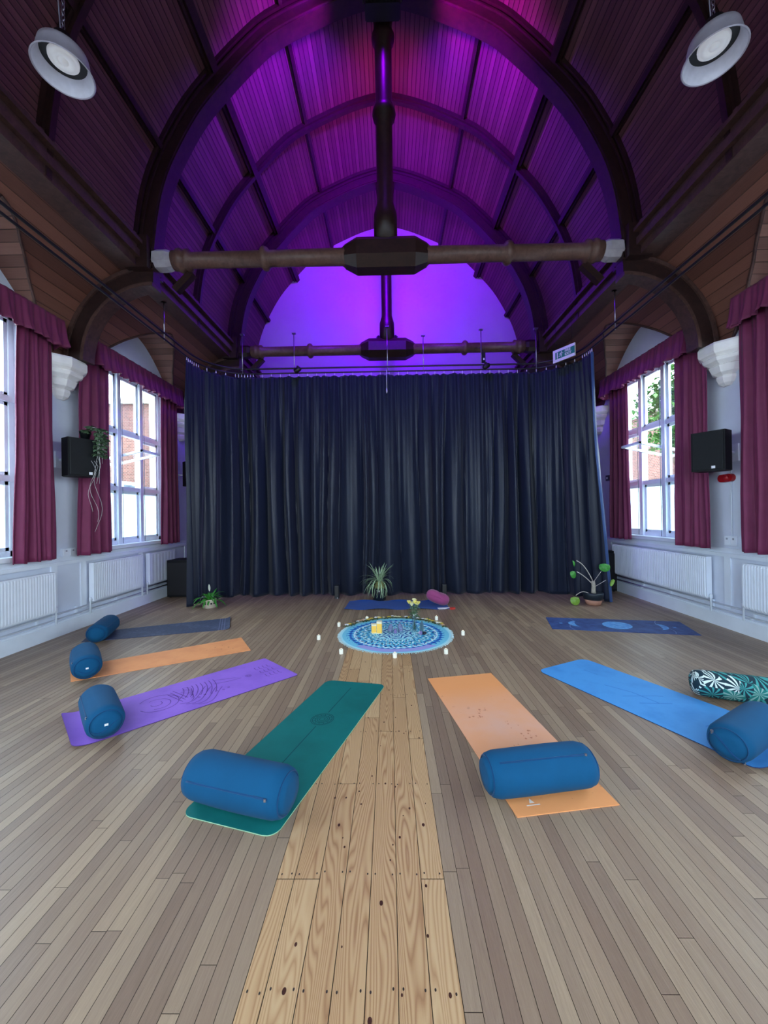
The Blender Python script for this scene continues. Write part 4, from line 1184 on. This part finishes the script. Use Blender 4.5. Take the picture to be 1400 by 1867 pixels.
t=thing('round_mandala_cloth',(CX,CY,0),'round blue mandala cloth with white fringe in front of the royal blue mat','cloth')
mb=MB(); rows=[]
for i in range(17):
    q=RR*i/16; rows.append([(CX+q*(1+.008*sin(7*u)*(i/16))*cos(u),CY+q*(1+.008*sin(5*u)*(i/16))*sin(u),.004+.004*(i/16)*(1+sin(u*9+i*.6))*.5) for u in [2*pi*k_/96 for k_ in range(96)]])
mb.grid(rows,True,True)
mb.build('cloth',m.m,t,uvf=lambda c:((c.x-CX)/RR,(c.y-CY)/RR))
mb=MB(); rr=random.Random(5)
for i in range(230):
    u=2*pi*i/230; L=rr.uniform(.02,.038); du=rr.uniform(-.01,.01); q=RR*1.0
    mb.tube([(CX+(q-.006)*cos(u),CY+(q-.006)*sin(u),.006),(CX+(q+L)*cos(u+du),CY+(q+L)*sin(u+du),.003)],.0028,4)
mb.build('fringe',plain('white tassels',lin((196,228,236)),.9),t)

# garland round the back of the cloth
petal_c=[plain('cream petal',lin((232,226,190)),.7),plain('yellow petal',lin((226,196,80)),.7),plain('white petal',lin((235,235,240)),.7),plain('peach petal',lin((214,170,140)),.7)]
t=thing('flower_garland',(CX,CY+.8,.01),'garland of small cream and yellow flowers along the back rim of the round cloth','garland')
rr=random.Random(9); pts=[]
for i in range(41):
    u=radians(22+136*i/40); pts.append((CX+(RR-.0)*cos(u),CY+(RR+.0)*sin(u),.016+.006*sin(i)))
mb=MB(); mb.tube(pts,.005,6); mb.build('stem',leaf_green,t)
mb=MB()
for p in pts:
    for _ in range(5): b=rr.uniform(0,6.3); leaf(mb,p,(cos(b),sin(b),rr.uniform(.1,1.2)),rr.uniform(.04,.075),.03,.5)
mb.build('leaves',leaf_green,t)
for i in range(34):
    p=Vector(pts[min(40,int(i*1.2))])+Vector((rr.uniform(-.02,.02),rr.uniform(-.02,.02),.02)); q=MB(); r0=rr.uniform(.02,.034)
    for k_ in range(6):
        b=2*pi*k_/6; leaf(q,p,(cos(b),sin(b),.7),r0*1.3,r0,.6,seg=3)
    q.lathe([(.006,0),(.006,.008),(0,.011)],8,M4(p)); q.build('flower',rr.choice(petal_c),t)

# candles
wax=plain('cream wax',lin((238,236,222)),.5,.4,.03); wickm=plain('candle wick',lin((40,34,30)),.9)
flm=MT('candle flame'); flm.b.inputs['Emission Color'].default_value=(1,.8,.4,1); flm.b.inputs['Emission Strength'].default_value=2
def candle(x,y,label,r=.024,h=.058):
    t=thing('pillar_candle',(x,y,0),label,'candle','small white candles around the round cloth')
    mb=MB(); mb.lathe([(r,0),(r*1.02,.003),(r,h-.004),(r*.9,h),(r*.8,h-.004),(0,h-.006)],20,M4((x,y,.0))); mb.build('wax',wax,t)
    mb=MB(); mb.tube([(x,y,h-.006),(x,y,h+.006)],.0015,5); mb.build('wick',wickm,t)
    mb=MB(); mb.lathe([(0,0),(.003,.004),(.0025,.008),(0,.013)],8,M4((x,y,h+.001))); mb.build('flame',flm.m,t)
for x,y,lb in ((-.788,5.803,'small white candle behind the left of the round cloth, between the rear and side ones'),
 (-.382,6.116,'small white candle behind the round cloth to the left, by the garland'),
 (-.611,4.665,'small white candle in front of the round cloth at its left'),
 (.04,4.526,'small white candle at the front middle of the round cloth, nearest to the viewer'),
 (.656,4.635,'small white candle in front of the round cloth at its right'),
 (.72,6.10,'small white candle behind the round cloth to the right, by the vase'),
 (-.984,5.203,'small white candle on the boards farthest left of the round cloth'),
 (.993,5.332,'small white candle on the boards farthest right of the round cloth')): candle(x,y,lb)
# items on the cloth
yg=MT('yellow glowing jar',.4,.4); yg.color(lin((226,186,84))); yg.b.inputs['Emission Color'].default_value=lin((255,190,60)); yg.b.inputs['Emission Strength'].default_value=.12
jarw=plain('cream jar',lin((238,228,196)),.4)
def holder(x,y,w_,h,rz,label):
    t=thing('candle_holder',(x,y,.008),label,'candle holder','yellow candle holders on the round cloth'); M=M4((x,y,.009),rz)
    mb=MB(); mb.prism([(w_/2*cos(pi/4+k_*pi/2)*1.3,w_/2*sin(pi/4+k_*pi/2)*1.3) for k_ in range(4)],0,h*.82,M); mb.build('glass',yg.m,t)
    mb=MB(); mb.prism([(w_/2*cos(pi/4+k_*pi/2)*1.36,w_/2*sin(pi/4+k_*pi/2)*1.36) for k_ in range(4)],h*.82,h,M); mb.build('rim',jarw,t)
    mb=MB(); mb.prism([(w_/2*cos(pi/4+k_*pi/2)*1.36,w_/2*sin(pi/4+k_*pi/2)*1.36) for k_ in range(4)],0,.012,M); mb.build('base',jarw,t)
holder(-.245,5.44,.07,.13,.2,'yellow square candle holder at the left of the group, the shorter of the pair')
holder(-.165,5.43,.075,.17,-.1,'taller yellow square candle holder beside the shorter one on the round cloth')
# vase
vg=glass_mat('vase glass',.12)
t=thing('flower_vase',(.335,5.52,.008),'tall clear glass vase of yellow roses on the round cloth','vase')
mb=MB(); mb.lathe([(0,.0),(.036,.0),(.034,.01),(.030,.1),(.036,.2),(.048,.27),(.046,.27),(.034,.2),(.028,.1),(.031,.015)],24,M4((.335,5.52,.0085)),caps=False); mb.build('glass',vg,t)
mb=MB(); rr=random.Random(4); heads=[]
for i in range(9):
    a=2*pi*i/9; hx=.335+cos(a)*rr.uniform(.03,.085); hy=5.52+sin(a)*rr.uniform(.03,.07); hz=rr.uniform(.37,.43); heads.append((hx,hy,hz))
    mb.tube([(.335-cos(a)*.015,5.52-sin(a)*.015,.03),(.335+cos(a)*.01,5.52+sin(a)*.01,.24),(hx,hy,hz)],.0035,5)
heads.append((.335,5.52,.44))
for i in range(50):
    b=rr.uniform(0,6.3); leaf(mb,(.335+.02*cos(b),5.52+.02*sin(b),rr.uniform(.2,.36)),(cos(b),sin(b),rr.uniform(.1,1)),rr.uniform(.05,.09),.03,.5)
mb.build('stems',leaf_green,t)
ros=plain('yellow rose',lin((236,222,120)),.7,.3,.1,60); ros2=plain('cream rose',lin((240,236,190)),.7,.3,.1,60)
for i,(hx,hy,hz) in enumerate(heads):
    q=MB()
    for lay,(n_,rd,el) in enumerate(((6,.034,.5),(5,.026,1.1),(4,.018,2.2))):
        for k_ in range(n_):
            b=2*pi*k_/n_+lay; leaf(q,(hx,hy,hz-.01),(cos(b),sin(b),el),rd*1.5,rd*1.5,-.5,seg=4,fold=.5)
    q.lathe([(.0,-.016),(.012,-.01),(.014,.008),(0,.02)],10,M4((hx,hy,hz))); q.build('rose',ros if i%3 else ros2,t)
cry=glass_mat('crystal',.5); amc=plain('amethyst',lin((120,110,160)),.2,.6,.3,60); drk=plain('dark stone',lin((30,30,48)),.3)
def crystal(x,y,h,r,tilt,mat,label,name='crystal'):
    mb=MB(); mb.lathe([(r,.0),(r*.9,h*.7),(0,h)],6,Matrix.Translation((x,y,.012))@Matrix.Rotation(tilt,4,'Y'),smooth=False)
    tag(mb.build(name,mat),label,'crystal','crystals on the round cloth')
crystal(.43,5.47,.16,.03,.05,cry,'tall clear crystal point standing just right of the vase')
crystal(.40,5.36,.05,.03,.5,amc,'small mauve stone in front of the vase')
crystal(.47,5.36,.04,.028,-.4,drk,'small dark stone lying to the right of the mauve stone')
greyc=plain('smoky quartz',lin((112,124,160)),.25,.6,.3,60)
crystal(-.02,5.52,.11,.036,.2,greyc,'pointed smoky crystal in the middle of the round cloth, left one')
crystal(.14,5.52,.12,.038,-.2,greyc,'pointed smoky crystal in the middle of the round cloth, right one')
crystal(.06,5.43,.06,.022,.0,amc,'low mauve crystal between the two pointed smoky crystals')

# ------------------------------------------------------------------ floor plants
t=thing('spider_plant',(-.22,7.55,0),'spider plant in a dark glass jar in front of the middle of the drape','plant')
mb=MB(); mb.lathe([(.12,.0),(.13,.01),(.125,.2),(.11,.24),(.10,.24),(.115,.2)],24,M4((-.22,7.55,.001)),caps=True); mb.build('jar',plain('dark jar',lin((24,30,36)),.15,.6),t)
mb=MB(); rr=random.Random(21)
for i in range(64):
    b=rr.uniform(0,6.3); el=rr.uniform(.3,2.8); leaf(mb,(-.22+.03*cos(b),7.55+.03*sin(b),.36),(cos(b),sin(b),el),rr.uniform(.3,.46),.022,rr.uniform(.9,2.0) if el<2 else rr.uniform(.3,1.0),seg=8)
mb.build('leaves',leaf_pale,t)
mb=MB()
for i in range(60):
    b=rr.uniform(0,6.3); leaf(mb,(-.22+.05*cos(b),7.55+.05*sin(b),rr.uniform(.22,.34)),(cos(b),sin(b),rr.uniform(-.5,.6)),.09,.02,1.2,seg=4)
mb.lathe([(.09,.2),(.1,.26),(.06,.34),(0,.36)],12,M4((-.22,7.55,.02)))
mb.build('root_ball',plain('dry moss',lin((128,130,84)),.9,.2,.3,50),t)
mb=MB()
for i in range(14):
    b=2*pi*i/14; p=Vector((-.22+.09*cos(b),7.55+.09*sin(b),.28)); pts=[p]
    for k_ in range(6): p=p+Vector((.012*cos(b) if k_<2 else rr.uniform(-.01,.01),.012*sin(b) if k_<2 else rr.uniform(-.01,.0),-.035)); pts.append(p)
    mb.tube([(q.x+.03*cos(b),q.y+.03*sin(b),q.z) for q in pts],.004,5)
mb.build('hanging_roots',leaf_pale,t)
t=thing('potted_plant',(-3.36,7.08,0),'small peace lily in a white spotted pot at the left foot of the drape','plant')
px,py=-3.36,7.08
mb=MB(); mb.lathe([(.1,0),(.118,.005),(.122,.15),(.116,.16),(.11,.15),(.105,.02)],28,M4((px,py,.001))); mb.build('pot',plain('white pot',lin((200,190,172)),.5),t)
mb=MB(); mb.lathe([(.11,.13),(0,.135)],20,M4((px,py,.001)),caps=False); mb.build('soil',soil,t)
mb=MB()
for i in range(14):
    b=2*pi*i/14; c_=(px+.121*cos(b),py+.121*sin(b),.09); mb.lathe([(.018,0),(.018,.003),(0,.003)],12,Matrix.Translation(c_)@Matrix.Rotation(b,4,'Z')@Matrix.Rotation(radians(90),4,'Y'),smooth=False)
mb.build('spots',black_metal,t)
mb=MB()
for i in range(42):
    b=rr.uniform(0,6.3); el=rr.uniform(.3,2.6); leaf(mb,(px+.04*cos(b),py+.04*sin(b),.14),(cos(b),sin(b),el),rr.uniform(.16,.34),rr.uniform(.035,.055),rr.uniform(.4,1.5),seg=6)
mb.build('leaves',leaf_bright,t)
mb=MB()
for b,L in ((2.6,.36),(.6,.3),(1.7,.3),(3.6,.32)): leaf(mb,(px,py,.16),(cos(b),sin(b),1.2),L,.03,1.2,seg=7)
leaf(mb,(px,py,.3),(0,-.1,1),.14,.04,.1)
mb.build('flower_spathe',plain('white spathe',lin((214,222,206)),.6),t)
# right plant
px,py=3.66,7.0
t=thing('potted_plant',(px,py,0),'bare stemmed plant with few round leaves in a dark pot by the right drape end','plant')
mb=MB(); mb.lathe([(.10,.0),(.12,.008),(.155,.11),(.15,.11)],28,M4((px,py,.001))); mb.build('saucer',terracotta,t)
mb=MB(); mb.lathe([(.13,.09),(.16,.1),(.17,.2),(.165,.22),(.15,.21)],28,M4((px,py,.001))); mb.lathe([(.152,.2),(0,.205)],20,M4((px,py,.001)),caps=False); mb.build('pot',plain('dark green glazed pot',lin((22,34,44)),.4),t)
bark=plain('pale bark',lin((168,160,146)),.85,.2,.2,60,.3,120)
mb=MB(); mb.tube([(px+.01,py,.18),(px+.005,py,.26),(px+.01,py,.34),(px,py,.42)],[.045,.036,.034,.033],12); mb.build('trunk',bark,t)
stm=MB(); lv=leaf_bright; lvl=leaf_lime
def rleaf(mt_,c_,rx,rz_,tiltv):
    mbx=MB()
    n_=Vector(tiltv).normalized(); u=n_.orthogonal().normalized(); u=(Vector((0,0,1))-n_*n_.z).normalized(); w_=n_.cross(u); rows=[]
    for i in range(5):
        q=i/4; rows.append([Vector(c_)+u*(rz_*q*(1-.25*(cos(a_)>.8))*cos(a_))+w_*(rx*q*sin(a_))+n_*(-.03*q*q) for a_ in [2*pi*k_/20 for k_ in range(20)]])
    mbx.grid(rows,True,True); mbx.build('leaf_blade',mt_,t)
def arcst(a_,b_,lift,r_=.007):
    A=Vector(a_);B=Vector(b_); pts=[]
    for i in range(9): u=i/8; p=A.lerp(B,u); p.z+=lift*sin(pi*u); pts.append(p)
    stm.tube(pts,r_,6)
arcst((px,py,.42),(px-.30,py-.02,.80),.07); rleaf(lv,(px-.33,py-.03,.76),.035,.07,(.8,-.5,.2))
arcst((px-.02,py,.38),(px-.30,py-.03,.60),.02); rleaf(lv,(px-.35,py-.04,.56),.065,.075,(.3,-1,.2))
arcst((px+.02,py,.42),(px+.14,py-.02,.60),.0,.004); rleaf(lv,(px+.20,py-.03,.68),.09,.085,(-.4,-1,.3))
arcst((px+.03,py,.32),(px+.22,py-.02,.44),.0,.004); rleaf(lvl,(px+.30,py-.05,.42),.04,.08,(-.9,-.4,.6))
arcst((px-.08,py-.02,.2),(px-.34,py-.06,.18),.05,.006); rleaf(lvl,(px-.36,py-.1,.10),.085,.085,(0,-1,.25))
stm.build('stems',plain('pale stem',lin((200,190,180)),.7),t);

# small dark speakers by the drape
for x,lb in ((-1.085,'small dark box standing at the foot of the drape left of the spider plant'),(1.08,'small dark box standing at the foot of the drape behind the plum cushion')):
    t=thing('mini_speaker',(x,7.74,0),lb,'speaker')
    mb=MB(); mb.box((x-.045,7.7,.0),(x+.045,7.79,.26),bev=.01); mb.build('cabinet',plain('charcoal',lin((34,38,44)),.4),t)
    mb=MB(); mb.box((x-.035,7.694,.02),(x+.035,7.7,.24)); mb.build('grille',black_metal,t)
    mb=MB(); mb.box((x+.01,7.69,.01),(x+.025,7.695,.02)); mb.build('indicator',clip,t)

# ------------------------------------------------------------------ outside the windows
bk=MT('red brick',.9,.2); v=bk.coord(); br=bk.n('ShaderNodeTexBrick'); bk.link(bk.mapv(v,(1,1,1)),br.inputs['Vector'])
cmb=bk.n('ShaderNodeCombineXYZ'); a_,b_,c_=bk.xyz(v); bk.link(a_+b_,cmb.inputs[0]); bk.link(c_,cmb.inputs[1]); bk.link(cmb.outputs[0],br.inputs['Vector'])
br.inputs['Color1'].default_value=lin((98,66,60)); br.inputs['Color2'].default_value=lin((78,54,50)); br.inputs['Mortar'].default_value=lin((112,106,102))
br.inputs['Scale'].default_value=4.4; br.inputs['Mortar Size'].default_value=.015; bk.color(br.outputs['Color'])
ground=plain('paving outside',lin((120,118,114)),.9)
mb=MB(); mb.box((-40,-30,-.6),(-HW-.37,40,-.45)); mb.box((HW+.37,-30,-.6),(40,40,-.45)); mb.box((-HW-.37,-30,-.6),(HW+.37,YB-.37,-.45)); struct(mb.build('floor',ground))
def building(x0,y0,x1,y1,h,label):
    t=thing('brick_building',((x0+x1)/2,(y0+y1)/2,-.45),label,'building')
    mb=MB(); mb.box((x0,y0,-.45),(x1,y1,h)); mb.build('walls',bk.m,t)
    mb=MB(); mb.box((x0-.15,y0-.15,h),(x1+.15,y1+.15,h+.15)); mb.build('coping',plain('stone coping',lin((170,165,155)),.8),t)
    f=x1 if x1<0 else x0; s=1 if x1<0 else -1
    for i in range(2):
        yy=y0+1.0+i*2.2
        w_=MB(); w_.box((f,yy,1.0),(f+s*.03,yy+1,2.8)); o=w_.build('window',white_paint,t); g=MB(); g.box((f+s*.03,yy+.1,1.1),(f+s*.035,yy+.9,2.7)); g.build('pane',plain('dark pane',lin((60,70,84)),.1),o)
building(-13,14.5,-9,22,6,'red brick building seen through the full left window')
building(9,12.6,13,22,5.0,'red brick building seen through the full right window')
building(-12,8.4,-8.2,12.2,2.3,'low brick outbuilding seen low through the left window')
barkm=plain('tree bark',lin((86,70,56)),.9); fol=plain('tree leaves',lin((66,104,48)),.7,.3,.5,3)
def tree(x,y,h,r,label,seed,n_=2600):
    t=thing('garden_tree',(x,y,-.45),label,'tree'); rr=random.Random(seed)
    mb=MB(); mb.tube([(x,y,-.45),(x+.1,y,h*.4),(x,y+.1,h*.75)],[.16,.12,.05],8)
    for i in range(6):
        b=i*1.05; mb.tube([(x+.05,y,h*.4),(x+r*.6*cos(b),y+r*.6*sin(b),h*.7)],[.06,.02],6)
    mb.build('trunk',barkm,t)
    mb=MB()
    for i in range(n_):
        a=rr.uniform(0,6.3); ph=rr.uniform(-1.2,1.4); q=r*rr.uniform(.45,1.05)*(1+.2*sin(3*a)*cos(2*ph))
        p=(x+q*cos(a)*cos(ph),y+q*sin(a)*cos(ph),h*.7+q*sin(ph)*1.1)
        b=rr.uniform(0,6.3); leaf(mb,p,(cos(b),sin(b),rr.uniform(-.5,.8)),.2,.11,.4,seg=2)
    mb.build('crown',fol,t)
tree(8.0,10.6,6.2,1.1,'leafy green tree seen through the top of the full right window',1)
tree(-7.0,13.2,2.9,.9,'green bush seen low through the full left window',2,1500)
tree(-9.5,5.6,5.2,1.3,'green tree seen through the nearer left window',3,1500)

# ------------------------------------------------------------------ light of the purple floods
flood((0,5.92,8.3),'added unseen black floodlight on the far side of the nearer king post',radians(20),.09)  # added hidden housing, no fixture known here; carries the magenta and gable beams
spot('floodlight_beam',(-.42,5.4,8.45),(-2.6,9.4,7.2),560,(.16,.0,1.0),135,.7,.1)
spot('floodlight_beam',(.42,5.4,8.45),(2.6,9.4,7.2),560,(.16,.0,1.0),135,.7,.1)
spot('floodlight_beam',(0,6.15,8.1),(0,8.6,9.6),95,(.95,.0,.6),130,.9,.1)  # magenta beam of the added rear flood
spot('floodlight_beam',(0,6.1,8.3),(0,10.5,7.6),850,(.20,.0,1.0),112,.8,.1)  # gable beam, also from the added rear flood
spot('floodlight_beam',(-.5,5.0,8.45),(-1.35,5.6,8.8),260,(.42,.0,1.0),80,.9,.08)
spot('floodlight_beam',(.5,5.0,8.45),(1.35,5.6,8.8),260,(.62,.0,.85),80,.9,.08)
spot('floodlight_beam',(0,5.05,8.5),(0,5.6,7.4),45,(.3,.0,1.0),90,.9,.08)
spot('floodlight_beam',(0,9.0,5.95),(0,10.5,8.0),240,(.18,.0,1.0),165,.9,.1)
spot('floodlight_beam',(0,9.0,6.0),(0,8.6,9.5),70,(.7,.0,.9),150,.8,.1)
